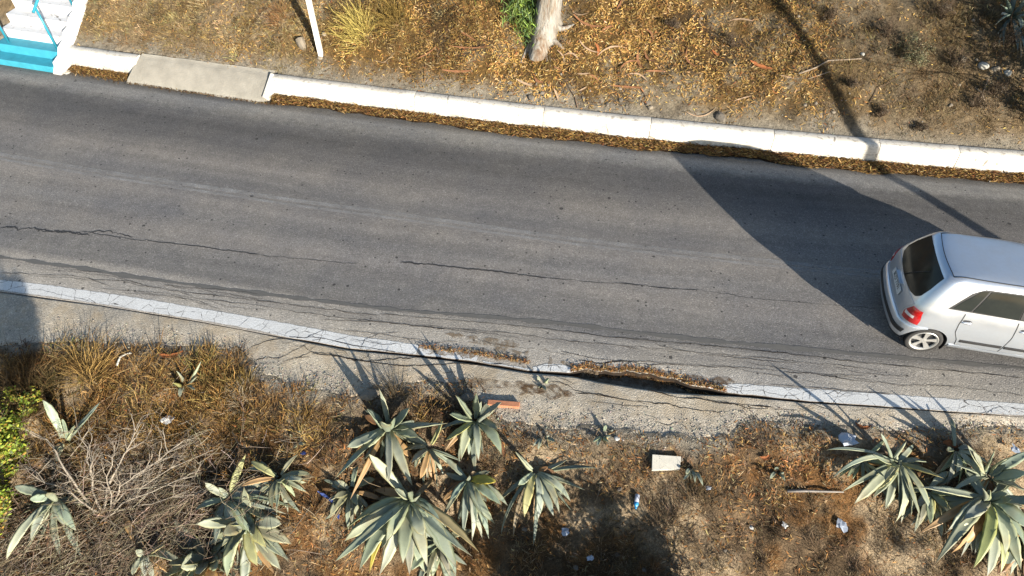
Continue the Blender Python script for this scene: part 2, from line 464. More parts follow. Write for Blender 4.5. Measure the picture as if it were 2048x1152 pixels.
def make_soil(name, c, lo=.42, hi=.62):
    t = NT(name, 1.0, .05); v = t.coord()
    g = t.noise(v, 40, 4, .7)
    t.base(t.mix(g, tuple(q*.55 for q in c), tuple(q*1.4 for q in c)))
    t.bump(g, .8, .02)
    m = t.math('MULTIPLY', t.ramp(t.noise(v, 7, 5, .75), [(lo, 0.), (hi, 1.)]), t.ramp(t.noise(v, 70, 3, .7), [(.35, .35), (.55, 1.)]))
    tr = t.n('ShaderNodeBsdfTransparent'); mx = t.n('ShaderNodeMixShader')
    t.l(m, mx.inputs[0]); t.l(tr.outputs[0], mx.inputs[1]); t.l(t.b.outputs[0], mx.inputs[2])
    t.l(mx.outputs[0], t.t.nodes['Material Output'].inputs['Surface'])
    return t.m
M = dict(
    asphalt=make_asphalt('asphalt'), shoulder=make_asphalt('broken_asphalt', True), earth=make_ground(),
    white=make_whitewash(), white2=make_whitewash('white_step_paint', (.60, .60, .60), .25),
    line=make_line_paint(), worn=make_worn_paint(),
    concrete=plain('concrete', (.25, .232, .195), .95, .15, .38, 3.2, .9, bs=38),
    seam=plain('tar_seam', (.105, .1, .092), .8, .3, .25, 7, .3),
    crack=plain('crack_dirt_lip_shade', (.028, .021, .016), 1, .05, .4, 20),
    rustcrack=plain('crack_litter', (.12, .06, .026), 1, .05, .5, 30),
    soil=make_soil('dusty_soil', (.22, .165, .11)), darksoil=make_soil('leaf_soil', (.11, .065, .034), .42, .66),
    oil=plain('damp_tar', (.035, .033, .032), .7, .3, .3, 10),
    litter=m_vcol('leaf_litter', .8, .12), straw=m_vcol('straw', .75, .15), foliage=m_vcol('foliage', .55, .22, .35),
    agave=m_vcol('agave_skin', .5, .06, .35, 9, .16), twig=m_vcol('twig', .9, .0, .1), pebble=m_vcol('pebble', .9, 0, .1),
    trunk=make_trunk(), bark=plain('peeled_bark', (.20, .095, .045), .8, .2, .5, 11, .5),
    bark2=plain('pale_bark', (.32, .22, .14), .85, .2, .4, 11, .5),
    redbark=plain('orange_bark', (.24, .085, .03), .8, .2, .35, 14, .4),
    rock=plain('rock', (.20, .17, .13), .95, .15, .35, 8, .8, bs=25), grock=plain('grey_rock', (.13, .112, .09), .95, .15, .3, 8, .8, bs=25),
    postw=plain('white_post_paint', (.60, .58, .53), .6, .3, .12, 6, .1),
    blue=plain('blue_step_paint', (.04, .275, .36), .6, .3, .3, 5, .35), bluerail=plain('blue_rail_paint', (.02, .19, .26), .4, .4, .1, 8),
    paint=make_paint(), glass=make_glass(), tail=make_tail(),
    rubber=plain('tyre_rubber', (.03, .029, .028), .8, .25, .3, 20), black=plain('black_plastic', (.022, .022, .023), .55, .35, .25, 20),
    alloy=plain('alloy', (.38, .375, .355), .4, .5, .15, 12, metal=.5), lens=plain('clear_lens', (.62, .58, .55), .15, .6, .15, 30),
    plate=plain('plate_white', (.50, .51, .51), .4, .4, .12, 9), ink=plain('plate_ink', (.02, .03, .03), .5, .3, .1, 9),
    paper=plain('white_scrap', (.45, .44, .41), .7, .3, .12, 15, .2), plastic=plain('pale_blue_film', (.34, .37, .42), .35, .5, .12, 9),
    bluep=plain('blue_plastic', (.012, .03, .13), .4, .5, .2, 9), bottle=plain('bottle_blue', (.05, .30, .55), .2, .5, .2, 9),
    bottleclear=plain('bottle_clear', (.34, .36, .42), .15, .6, .2, 9),
    brickred=plain('terracotta', (.36, .155, .085), .85, .2, .25, 12, .4), slab=plain('white_slab', (.36, .345, .30), .7, .3, .2, 7, .2),
    hose=plain('grey_pipe', (.20, .18, .16), .7, .3, .25, 12), wood=plain('pole_wood', (.20, .15, .10), .9, .15, .3, 12, .5),
)

# ================================================================== the setting
def bump(px, py, cx, cy, rx, ry): return np.exp(-(((px-cx)/rx)**2+((py-cy)/ry)**2))
def axis(lo, hi, step, far, n):
    a = np.arange(lo, hi+1e-6, step)
    g = np.geomspace(1, 1+far, n)-1
    return np.concatenate([(lo-g[1:])[::-1], a, hi+g[1:]])
gx = axis(-15.5, 15.5, .07, 280, 14); gy = axis(1.5, 20, .07, 280, 14)
GX, GY = np.meshgrid(gx, gy)
GZ = h(GX, GY)
def ground_colour(x, y):
    x = np.asarray(x, float); y = np.asarray(y, float)
    v = y-K(x); u = EO(x)-y
    n = fbm(x*.9, y*.9, 41); n2 = fbm(x*3, y*3, 42); n3 = fbm(x*1.7, y*1.7, 43)
    def mx(a, b, t): return a*(1-t)[..., None]+b*t[..., None]
    gold = np.array([.10, .06, .021]); soil = np.array([.165, .135, .093]); dark = np.array([.04, .026, .014]); rust = np.array([.125, .066, .026])
    pale = np.array([.20, .175, .135])
    c = np.broadcast_to(gold, x.shape+(3,)).copy()
    c = mx(c, soil, sst(.02, .16, n+.4*n2))
    c = mx(c, dark, sst(.02, .18, n3+.3*n2)*.75)
    c = mx(c, soil*np.array([1.1, 1.0, .86]), sst(-3.5, -7, x)*.7)
    c = mx(c, np.array([.13, .098, .06]), sst(5, 8, x)*.7)
    ledge = sst(.75, .3, v+.5*n2+.35*n)
    c = mx(c, pale, ledge)
    # lower verge
    lo = np.broadcast_to(np.array([.105, .073, .043]), x.shape+(3,)).copy()
    lo = mx(lo, rust, sst(.0, .14, n3+.3*n2))
    lo = mx(lo, np.array([.25, .19, .12]), sst(.04, .18, n+.5*n2))
    lo = mx(lo, dark, sst(.05, .2, -n+.4*n2)*.8)
    lo = mx(lo, pale*.95, sst(.35, .0, u+.6*n2))
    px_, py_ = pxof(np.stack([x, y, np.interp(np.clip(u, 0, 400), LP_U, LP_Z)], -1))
    lo = mx(lo*1.2, dark*.9, np.clip(bump(px_, py_, 260, 1040, 260, 110), 0, .9))  # earth below the brushwood painted darker, as shade between its twigs
    return np.where((u > -.2)[..., None], lo, c)
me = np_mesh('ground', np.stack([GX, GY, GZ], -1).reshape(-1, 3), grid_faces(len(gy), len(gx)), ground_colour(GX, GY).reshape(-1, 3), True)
tag(link('ground', me, M['earth']), kind='structure')

def sheet(name, lo, hi, zf, mat, nrow, xs, pw=1.0, skirt=.28, parent=None):
    t = np.linspace(0, 1, nrow)**pw
    X = np.broadcast_to(xs, (nrow, len(xs))); a, b = lo(xs), hi(xs)
    Y = a+(b-a)*t[:, None]; Z = zf(X, Y)
    # a skirt below the lower edge gives the sheet its thickness
    X = np.concatenate([X[:1], X]); Y = np.concatenate([Y[:1]+.01, Y]); Z = np.concatenate([Z[:1]-skirt, Z])
    if name == 'road_shoulder':
        X = np.concatenate([X, X[-1:]]); Y = np.concatenate([Y, Y[-1:]-.01]); Z = np.concatenate([Z, Z[-1:]-skirt])
    me = np_mesh(name, np.stack([X, Y, Z], -1).reshape(-1, 3), grid_faces(X.shape[0], len(xs)), None, True)
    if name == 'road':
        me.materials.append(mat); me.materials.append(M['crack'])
        mi = np.zeros(len(me.polygons), dtype=np.int32); mi[:len(xs)-1] = 1; me.polygons.foreach_set('material_index', mi)  # skirt row painted dark: soil of the broken edge plus trench shade
    rd = np.stack([X, (Y-L(X))/(K(X)-L(X))*7.0, 0*X], -1).reshape(-1, 3).astype(np.float32)
    at_ = me.attributes.new('rd', 'FLOAT_VECTOR', 'POINT'); at_.data.foreach_set('vector', rd.ravel())
    return link(name, me, mat, parent)
xs = np.concatenate([np.arange(-60, -15, 1.5), np.arange(-15, 15, .05), np.arange(15, 61, 1.5)])
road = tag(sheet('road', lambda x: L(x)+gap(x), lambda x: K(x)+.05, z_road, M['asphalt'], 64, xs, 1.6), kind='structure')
shoulder = tag(sheet('road_shoulder', EO, lambda x: L(x)-.001, z_shoulder, M['shoulder'], 26, xs), kind='structure')

# painted edge line, in the pieces that are left of it
def wx(pts):
    return np.array([lev(a, b)[:2] for a, b in pts])
def stripe(name, top, bot, mat, lift=.004, rag=.012, seed=1.0, parent=road):
    T, B = wx(top), wx(bot)
    n = max(8, int(abs(T[-1, 0]-T[0, 0])/.03)); s = np.linspace(0, 1, n)
    def res(P):
        d = np.concatenate([[0], np.cumsum(np.linalg.norm(np.diff(P, axis=0), axis=1))]); d /= d[-1]
        return np.stack([np.interp(s, d, P[:, 0]), np.interp(s, d, P[:, 1])], -1)
    T, B = res(T), res(B)
    T[:, 1] += rag*2*fbm(T[:, 0]*14, T[:, 1]*0+seed, 3); B[:, 1] += rag*2*fbm(B[:, 0]*14, B[:, 1]*0+seed, 7)
    rows = [B*(1-q)+T*q for q in (0, .33, .67, 1)]
    P = np.concatenate(rows)
    P[:, 1] = np.maximum(P[:, 1], L(P[:, 0])+gap(P[:, 0])+.004)
    Z = z_road(P[:, 0], P[:, 1])+lift
    return link(name, np_mesh(name, np.column_stack([P, Z]), grid_faces(4, n), None, True), mat, parent)
o = stripe('edge_line', [(-160,540),(0,560),(100,571),(200,585),(300,600),(400,617),(500,634),(600,652),(700,671),(800,685),(838,691)],
           [(-160,560),(0,580),(100,593),(200,607),(300,624),(400,640),(500,657),(600,680),(700,696),(800,705),(832,709)], M['line'])
stripe('edge_line', [(838,697),(880,700),(930,706),(957,709)], [(845,713),(880,717),(925,724),(952,727)], M['line'], rag=.02, seed=3)
stripe('edge_line', [(965,722),(1000,729),(1062,738)], [(968,728),(1000,735),(1062,743)], M['line'], rag=.012, seed=4)
stripe('edge_line', [(1066,734),(1095,727),(1130,731),(1176,743)], [(1068,745),(1095,748),(1130,751),(1166,754)], M['line'], rag=.012, seed=5)
stripe('edge_line', [(1352,772),(1400,769),(1480,768),(1600,777),(1750,787),(1900,798),(2048,808),(2300,822)],
       [(1345,779),(1420,786),(1500,792),(1620,803),(1750,811),(1900,822),(2048,831),(2300,846)], M['line'], seed=6)
for dz, w0, w1 in ((0, -4, 3), (0, 7, 12)):
    c = [(-200,281),(0,309),(200,343),(400,373),(600,403),(800,429),(1000,458),(1150,479),(1400,508),(1700,539),(2048,570)]
    stripe('centre_line', [(a, b+w0) for a, b in c], [(a, b+w1) for a, b in c], M['worn'], lift=.004, rag=.01, seed=8+w0)

# seam, cracks and tar drips: ribbons lying on the surface
def ribbon_mesh(name, items, lift=.005, sub=.04, ws=1.0):
    V, F, n = [], [], 0
    for pts, w, jag in items:
        P = wx(pts); d = np.concatenate([[0], np.cumsum(np.linalg.norm(np.diff(P, axis=0), axis=1))])
        m = max(4, int(d[-1]/sub)); s = np.linspace(0, d[-1], m)
        Q = np.stack([np.interp(s, d, P[:, 0]), np.interp(s, d, P[:, 1])], -1)
        sd = rng.uniform(0, 99)
        T = np.gradient(Q, axis=0); T /= np.linalg.norm(T, axis=1)[:, None]+1e-9
        N = np.stack([-T[:, 1], T[:, 0]], -1)
        Q = Q+N*(jag*(fbm(s*5, s*0+sd, 1)*2.2+.55*fbm(s*18, s*0+sd, 2, 2)*2))[:, None]
        ww = ws*w*(.25+1.5*np.clip(.5+1.4*fbm(s*4, s*0+sd, 3), 0, 1))*np.minimum(1, np.minimum(s, d[-1]-s)/.12+.15)
        A, B = Q-N*ww[:, None]/2, Q+N*ww[:, None]/2
        # lie on road or shoulder, never bridging the fissure
        for W_ in (A, B):
            pass
        P2 = np.concatenate([A, B]); Z = surf(P2[:, 0], P2[:, 1])+lift
        V.append(np.column_stack([P2, Z])); i = np.arange(m-1)
        f = np.stack([i, i+1, m+i+1, m+i], -1)
        ok = np.abs(np.diff(Z[:m])) < .05
        F.append(f[ok & (ww[:-1] > .1*w*ws)]+n); n += 2*m
    return np_mesh(name, np.concatenate(V), np.concatenate(F), None, False)
seam_px = [(-150,492),(0,514),(150,535),(280,556),(400,572),(600,597),(800,621),(1000,636),(1150,650),(1400,680),(1700,706),(2048,737),(2300,760)]
link('tar_seam', ribbon_mesh('tar_seam', [(seam_px, .075, .012)], .004), M['seam'], road)
cr = []
A = lambda *p: list(p)
cr += [(A((0,545),(60,548),(150,553),(190,560),(260,563),(330,580),(440,592),(600,612),(760,632)), .014, .02),
       (A((200,576),(330,588),(420,600),(520,612),(660,634),(800,648),(960,668)), .014, .02),
       (A((640,640),(760,645),(880,657),(1000,664),(1100,678),(1250,692),(1400,706),(1600,722)), .014, .02),
       (A((760,628),(900,640),(1060,654),(1200,672),(1330,684),(1500,699),(1700,722),(1900,742),(2048,756)), .016, .02),
       (A((1120,702),(1180,716),(1230,722),(1300,724),(1380,732),(1480,735),(1560,742)), .016, .025),
       (A((1150,720),(1200,726),(1255,722),(1300,730),(1360,729)), .022, .02),
       (A((1400,710),(1480,716),(1560,724),(1660,728),(1760,742)), .014, .02),
       (A((1560,742),(1640,750),(1700,760),(1800,770),(1900,772),(2048,792)), .014, .02),
       (A((480,722),(520,716),(560,712),(620,684),(650,676)), .018, .03),
       (A((500,692),(540,680),(580,674),(640,676),(700,689),(800,706),(880,718)), .022, .015),
       (A((590,718),(620,703),(640,704),(700,716),(740,720),(800,716),(850,713)), .024, .03),
       (A((620,706),(680,712),(730,722),(800,730),(840,729),(900,726),(960,728),(1010,728)), .026, .02),
       (A((700,716),(690,704),(660,695)), .012, .02), (A((715,720),(735,712),(738,700)), .012, .02),
       (A((560,725),(580,716),(620,712)), .02, .02),
       (A((1060,772),(1090,765),(1120,763),(1150,778),(1190,787),(1240,792)), .016, .03),
       (A((1150,784),(1200,786),(1260,800),(1330,806),(1400,818),(1450,823)), .024, .03),
       (A((1290,776),(1320,784),(1345,792),(1400,795),(1440,805),(1480,808),(1548,815)), .026, .02),
       (A((1380,786),(1420,798),(1450,802),(1500,815),(1600,818)), .016, .02),
       (A((1350,790),(1360,800),(1400,812)), .01, .02), (A((1275,786),(1280,800),(1300,806)), .01, .02),
       (A((1310,840),(1340,846),(1360,838)), .02, .02), (A((1180,800),(1240,806),(1300,812)), .012, .02),
       (A((1600,778),(1620,786),(1618,800)), .012, .01), (A((1536,769),(1640,776),(1700,782),(1780,788)), .016, .01),
       (A((600,656),(575,664),(568,676)), .014, .02), (A((660,655),(630,668),(608,678)), .014, .02),
       (A((700,672),(672,680),(662,686)), .014, .02), (A((800,686),(770,690),(740,684),(700,678)), .012, .02),
       (A((720,700),(730,680),(760,668),(800,664)), .012, .02), (A((500,634),(485,648),(470,658)), .01, .02), (A((540,640),(528,655),(520,662)), .01, .02),
       (A((420,617),(410,632)), .008, .01), (A((1105,728),(1100,740),(1108,750)), .01, .01)]
for k in range(26):                                     # hairlines running with the road
    x0 = rng.uniform(0, 1900); y0 = np.interp(x0, [p[0] for p in seam_px], [p[1] for p in seam_px])+rng.uniform(6, 70)
    n = rng.integers(2, 5); q = [(x0, y0)]
    for _ in range(n): q.append((q[-1][0]+rng.uniform(30, 80), q[-1][1]+rng.uniform(2, 14)))
    cr.append((q, .008, .02))
for k in range(34):                                     # short cracks across line and shoulder
    x0 = rng.uniform(520, 2040); p = np.array([x0, pxof(np.array([lev(x0, 740)[0], float(L(lev(x0, 740)[0])), 0]))[1]])
    q = [tuple(p+np.array([rng.uniform(-20, 20), rng.uniform(-30, 24)]))]
    for _ in range(3): q.append((q[-1][0]+rng.uniform(6, 30), q[-1][1]+rng.uniform(-9, 12)))
    cr.append((q, .009, .03))
tag(link('crack', ribbon_mesh('crack', cr, .006, .022, .5), M['crack'], road), kind='stuff')
soil = [(A((845,699),(880,701),(915,704),(955,709)), .14, .02), (A((945,704),(1000,708),(1060,718),(1105,724)), .30, .02), (A((1120,724),(1165,737),(1200,744)), .12, .02), (A((890,668),(960,682),(1040,690)), .14, .03)]
tag(link('soil_patch', ribbon_mesh('soil_patch', soil, .0045, .03), M['soil'], road), kind='stuff')
lip = [(A((1165,733),(1200,737),(1260,743),(1330,752),(1400,760),(1470,764)), .15, .015)]
tag(link('soil_patch', ribbon_mesh('soil_patch', lip, .007, .03), M['darksoil'], road), kind='stuff')
tag(link('soil_patch', ribbon_mesh('soil_patch', [(A((915,762),(960,764),(1010,769),(1070,777),(1130,786)), .20, .02), (A((1040,775),(1090,779),(1150,790)), .10, .02)], .006, .03), M['darksoil'], shoulder), kind='stuff')
drip = [(A((0,455),(60,459),(130,464),(180,471)), .04, .06), (A((160,462),(230,474),(300,482),(420,497),(520,510)), .02, .03),
        (A((520,510),(620,520),(720,527)), .01, .03), (A((800,524),(860,529),(920,536),(980,541),(1050,551),(1095,556)), .035, .03),
        (A((1095,556),(1180,565),(1250,568)), .012, .02), (A((1240,566),(1320,576),(1400,581)), .025, .02), (A((1400,581),(1500,596),(1620,606),(1760,618)), .01, .02),
        (A((80,462),(180,468)), .03, .08), (A((180,462),(270,474)), .03, .07)]
tag(link('tar_drip', ribbon_mesh('tar_drip', drip, .005, .02, .7), M['oil'], road), kind='stuff')

# ------------------------------------------------------------------ whitewashed kerb, cast in lengths
def kerb_length(x0, x1, parent, seed):
    n = max(6, int((x1-x0)/.12)); X = np.linspace(x0+.006, x1-.006, n)
    prof = [(0., -.25), (.012, -.05), (.035, .30), (.06, .355), (.10, .372), (.27, .378), (.30, .36), (.31, .1)]
    V = []
    for k, x in enumerate(X):
        sl = float(K(x+.1)-K(x-.1))/.2; nx = np.array([-sl, 1.])/math.hypot(sl, 1)
        w1 = .02*fbm(x*2, seed, 3)
        for j, (a, z) in enumerate(prof):
            jit = .012*float(fbm(x*5+j*3, seed+j, 4)); en = .02 if (k in (0, n-1) and j in (2, 3, 4)) else 0
            p = np.array([x, float(K(x))])+nx*(a+jit+w1+en); V.append((p[0], p[1], z+jit*.8-en))
    m = len(prof)
    F = grid_faces(n, m)[:, ::-1].tolist()+[list(range(m)), [(n-1)*m+q for q in range(m)][::-1]]
    me = bpy.data.meshes.new('kerb_length'); me.from_pydata(V, [], F)
    for p in me.polygons: p.use_smooth = True
    o = link('kerb_length', me, M['white'], parent)
    md = o.modifiers.new('edge', 'EDGE_SPLIT'); md.split_angle = R(50)
    return o
kx = lambda px, py: float(lev(px, py, .0)[0])
kr = tag(empty('kerb', (0, 0, 0)), kind='structure')
cuts = [-5.62, -2.2, kx(1085,258), kx(1297,280), kx(1540,303), kx(1753,330), kx(1912,345), 12.5, 16, 20, 26]
for k in range(len(cuts)-1): kerb_length(cuts[k], cuts[k+1], kr, 3.1*k)
kl = tag(empty('kerb', (0, 0, 0)), kind='structure')
kerb_length(-11.0, -9.0, kl, 55)

# ------------------------------------------------------------------ concrete ramp over the kerb
tl, tr, brp, bl = lev(285,107,.40), lev(549,141,.40), lev(527,205,-.05), lev(254,166,-.07)
n, m = 26, 12; V = []
for i in range(n):
    s = i/(n-1)
    for j in range(m):
        t = j/(m-1)
        p = (bl*(1-t)+tl*t)*(1-s)+(brp*(1-t)+tr*t)*s
        p = p+np.array([0, 0, .05*math.sin(math.pi*min(1, t*1.1))**.6])
        e = .05*float(fbm(i*.6, j*.6, 12))
        if j in (0, m-1): p[1] += e
        if i in (0, n-1): p[0] += e*.6
        p[2] += .02*float(fbm(i*.9, j*.9, 13))
        V.append(p)
top = len(V)
edge = [i*m for i in range(n)]+[(n-1)*m+j for j in range(1, m)]+[i*m+m-1 for i in range(n-2, -1, -1)]+[j for j in range(m-2, 0, -1)]
for e in edge: V.append(np.array([V[e][0], V[e][1]+.0, -.3]))
F = [tuple(f[::-1]) for f in grid_faces(n, m)]
for k in range(len(edge)):
    a, b = edge[k], edge[(k+1) % len(edge)]; F.append((a, top+k, top+(k+1) % len(edge), b))
me = bpy.data.meshes.new('concrete_ramp'); me.from_pydata([tuple(map(float, q)) for q in V], [], F)
for p in me.polygons: p.use_smooth = True
o = link('concrete_ramp', me, M['concrete']); md = o.modifiers.new('e', 'EDGE_SPLIT'); md.split_angle = R(45)
tag(o, 'rough grey concrete ramp laid over the white kerb', 'ramp')
q = [brp+np.array([.02, .02, .0]), tr+np.array([.04, .0, .03])]
mb = MB(); mb.box((q[0]*.5+q[1]*.5)+np.array([0, 0, -.06]), (.07, np.linalg.norm((q[1]-q[0])[:2])*.92, .30), np.array(Matrix.Rotation(math.atan2(q[1][1]-q[0][1], q[1][0]-q[0][0])-R(90), 3, 'Z') @ Matrix.Rotation(math.atan2(q[1][2]-q[0][2], np.linalg.norm((q[1]-q[0])[:2])), 3, 'X')))
link('painted_end', bevel(mb.mesh('painted_end'), .02), M['white'], o)

# ------------------------------------------------------------------ steps up the bank with blue rails
ang = math.atan2(-.26, 1.0)                 # the way a tread runs
st = empty('staircase', (-11.12, 15.02, -.12), ang)
tag(st, 'white plastered staircase with blue lowest steps climbing the bank', 'staircase')
SW, RI, TR, NS = 1.80, .215, .335, 16
for k in range(NS):
    mb = MB(); mb.box((-SW/2, TR*k+TR*.5+.15, RI*(k+1)/2-.2+RI*k*.25), (SW, TR+.3, RI*(k+1)*.5+.4+.0))
    z1 = RI*(k+1)
    mb = MB(); mb.box((-SW/2, TR*k+TR/2+.02, z1-.3), (SW, TR+.04, .6))
    s_ = link('step', bevel(mb.mesh('step'), .018, 3), M['blue'] if k < 2 else M['white2'], st)
    if k < 2: s_['label'] = 'lowest steps painted sky blue'
# stepped side wall on the right
prof = [(-.06, -.3), (-.06, .10), (.05, .22)]
for k in range(NS): prof += [(TR*k+.02+.05, RI*(k+1)+.10), (TR*(k+1)-.04, RI*(k+1)+.17)]
prof += [(TR*NS, RI*NS), (TR*NS, -.3)]
P = np.array(prof); nP = len(P); V = []
for xx in (.0, .21):
    for a, b in P: V.append((xx+.01*math.sin(a*7), a, b))
F = [tuple(range(nP)), tuple(range(nP, 2*nP))[::-1]]+[(i, nP+i, nP+(i+1) % nP, (i+1) % nP) for i in range(nP)]
me = bpy.data.meshes.new('side_wall'); me.from_pydata(V, [], F)
bm = bmesh.new(); bm.from_mesh(me); bmesh.ops.recalc_face_normals(bm, faces=bm.faces[:]); bm.to_mesh(me); bm.free()
link('side_wall', me, M['white2'], st)
def rail(x, label):
    r = empty('handrail', (-11.12+x*math.cos(ang)-.46*math.sin(ang), 15.02+x*math.sin(ang)+.46*math.cos(ang), -.12+RI*2), ang)
    tag(r, label, 'handrail')
    MB().tube([(0, 0, 0), (0, 0, 1.05)], .028, 10).build('post', M['bluerail'], r, True)
    MB().tube([(0, -.12, .98), (0, TR*7, 1.05+RI*7)], .032, 10).build('rail', M['bluerail'], r, True)
    for k in (3, 7): MB().tube([(0, TR*k, RI*k-.02), (0, TR*k, RI*k+1.05)], .028, 10).build('post', M['bluerail'], r, True)
    return r
rail(-.10, 'sky blue pipe handrail standing on the right side of the stairs')
rail(-1.52, 'sky blue pipe handrail cut off at the left picture edge')

# ------------------------------------------------------------------ white post
pb = at(642, 110)
po = empty('marker_post', tuple(pb)); tag(po, 'square white post standing behind the kerb', 'post')
me = MB().box((0, 0, 1.3), (.105, .105, 2.7)).mesh('post_shaft'); link('post_shaft', bevel(me, .008), M['postw'], po)

# ================================================================== the car
def smooth_interp(xp, fp):
    xp, fp = np.array(xp, float), np.array(fp, float)
    d = np.diff(fp)/np.diff(xp); mm = np.zeros(len(xp)); mm[0], mm[-1] = d[0], d[-1]
    for k in range(1, len(xp)-1): mm[k] = 0 if d[k-1]*d[k] <= 0 else 2*d[k-1]*d[k]/(d[k-1]+d[k])
    def f(x):
        x = np.clip(np.asarray(x, float), xp[0], xp[-1]); i = np.clip(np.searchsorted(xp, x)-1, 0, len(xp)-2)
        hh = xp[i+1]-xp[i]; t = (x-xp[i])/hh
        return (2*t**3-3*t**2+1)*fp[i]+(t**3-2*t**2+t)*hh*mm[i]+(-2*t**3+3*t**2)*fp[i+1]+(t**3-t**2)*hh*mm[i+1]
    return f
ZS = [.20, .27, .40, .52, .58, .66, .80, .92, .98, 1.10, 1.25, 1.38, 1.44, 1.485, 1.505, 1.515]
c_xr = smooth_interp(ZS, [.13, .085, .06, .065, .075, .08, .095, .125, .15, .205, .285, .365, .415, .52, .72, 1.0])
c_xf = smooth_interp(ZS, [3.42, 3.47, 3.50, 3.50, 3.48, 3.44, 3.30, 2.95, 2.78, 2.62, 2.42, 2.22, 2.12, 1.95, 1.75, 1.5])
c_w = smooth_interp(ZS, [.69, .725, .748, .756, .757, .757, .752, .738, .722, .69, .642, .592, .56, .50, .42, .30])
c_rr = smooth_interp(ZS, [.26, .26, .26, .26, .25, .24, .22, .2, .19, .18, .17, .16, .16, .16, .16, .15])
BOW = .07
def outline(z, side_n=36):
    xr, xf, w, rr = c_xr(z), c_xf(z), c_w(z), c_rr(z); rf = rr*1.5
    half = []
    for y in np.linspace(0, w-rr, 10): half.append((xr+BOW*(y/(w))**2, y))
    x0 = half[-1][0]
    for a in np.linspace(0, math.pi/2, 9)[1:]: half.append((x0+rr*(1-math.cos(a)), w-rr+rr*math.sin(a)))
    for x in np.linspace(x0+rr, xf-rf-.08, side_n)[1:]:
        t = (x-x0-rr)/(xf-rf-.08-x0-rr); half.append((x, w-.03*max(0, t-.6)**2/.16))
    xe, ye = half[-1]
    for a in np.linspace(0, math.pi/2, 9)[1:]: half.append((xe+rf*math.sin(a), ye-rf+rf*math.cos(a)))
    xe2, ye2 = half[-1]
    for q in np.linspace(0, 1, 8)[1:]: half.append((xe2+.08*math.sin(q*math.pi/2), ye2*(1-q)))
    return np.array(half)
def loop(z, off=0.0):
    H = outline(z); full = np.concatenate([H, (H*np.array([1, -1]))[-2:0:-1]])
    return full
car = empty('hatchback_car', (6.07, 7.40, 0.0), R(-12.3))
tag(car, 'silver five-door hatchback driving off at the right picture edge', 'car')
CAR_S = 1.0
car.scale = (CAR_S,)*3
zl = np.concatenate([np.linspace(.20, .60, 12), np.linspace(.64, 1.38, 18), np.linspace(1.40, 1.515, 12)])
loops = [loop(z) for z in zl]; nl_ = len(loops[0])
V = np.concatenate([np.column_stack([q, np.full(nl_, z)]) for q, z in zip(loops, zl)])
F = [tuple(f) for f in grid_faces(len(zl), nl_, True)]
F = [f[::-1] for f in F]
F.append(tuple(range(nl_))); F.append(tuple((len(zl)-1)*nl_+k for k in range(nl_))[::-1])
bm_me = bpy.data.meshes.new('body'); bm_me.from_pydata(V.tolist(), [], F)
bm = bmesh.new(); bm.from_mesh(bm_me); bmesh.ops.recalc_face_normals(bm, faces=bm.faces[:]); bm.to_mesh(bm_me); bm.free()
XW = (.565, 2.945); ZWH, RA = .272, .318
tmp = link('body_blank', bm_me, M['paint'])
cutters = []
for xw in XW:
    mb = MB(); mb.tube([(xw, -1.2, ZWH), (xw, 1.2, ZWH)], RA, 40)
    cme = mb.mesh('cut'); b2 = bmesh.new(); b2.from_mesh(cme); bmesh.ops.recalc_face_normals(b2, faces=b2.faces[:]); b2.to_mesh(cme); b2.free()
    cobj = link('cut', cme); cutters.append(cobj)
    md = tmp.modifiers.new('b', 'BOOLEAN'); md.operation = 'DIFFERENCE'; md.solver = 'EXACT'; md.object = cobj
dg = bpy.context.evaluated_depsgraph_get()
body_me = bpy.data.meshes.new_from_object(tmp.evaluated_get(dg)); body_me.name = 'body'
for q in cutters+[tmp]: bpy.data.objects.remove(q)
for p in body_me.polygons: p.use_smooth = True
body = link('body', body_me, M['paint'], car)
md = body.modifiers.new('e', 'EDGE_SPLIT'); md.split_angle = R(38)
for xw in XW:
    for s in (-1, 1):
        n = 24; V, F = [], []
        for k in range(n+1):
            a = R(-25)+R(230)*k/n
            for yy in (.745, .42): V.append((xw+(RA-.004)*math.cos(a), s*yy, ZWH+(RA-.004)*math.sin(a)))
        F = [(2*k, 2*k+1, 2*k+3, 2*k+2) for k in range(n)]
        V += [(xw, s*.42, ZWH)]; F += [(2*k+1, len(V)-1, 2*k+3) for k in range(n)]
        me = bpy.data.meshes.new('wheel_arch_liner'); me.from_pydata(V, [], F); link('wheel_arch_liner', me, M['black'], car)

def side_y(x, z):
    H = outline(float(z), 60); i = int(np.argmax(H[:, 0] > c_xr(z)+c_rr(z)*.02)) or 1
    return float(np.interp(x, H[9:80, 0], H[9:80, 1])) if x > H[9, 0] else float(H[9, 1])
def rear_pt(s, z):
    H = outline(float(z)); d = np.concatenate([[0], np.cumsum(np.linalg.norm(np.diff(H, axis=0), axis=1))])
    a = abs(s); x, y = np.interp(a, d, H[:, 0]), np.interp(a, d, H[:, 1])
    return np.array([x, math.copysign(y, s) if s else 0.0, z])
def coons(b, t, l, r, n, m):
    """b, t: curves left to right; l, r: bottom to top; all lists of 2-D points"""
    def res(P, k):
        P = np.array(P, float); d = np.concatenate([[0], np.cumsum(np.linalg.norm(np.diff(P, axis=0), axis=1))]); s = np.linspace(0, d[-1], k)
        return np.stack([np.interp(s, d, P[:, 0]), np.interp(s, d, P[:, 1])], -1)
    B, T, Lc, Rc = res(b, n), res(t, n), res(l, m), res(r, m)
    u = np.linspace(0, 1, n)[None, :, None]; v = np.linspace(0, 1, m)[:, None, None]
    return (1-v)*B[None]+v*T[None]+(1-u)*Lc[:, None]+u*Rc[:, None]-((1-u)*(1-v)*B[0]+u*(1-v)*B[-1]+(1-u)*v*T[0]+u*v*T[-1])
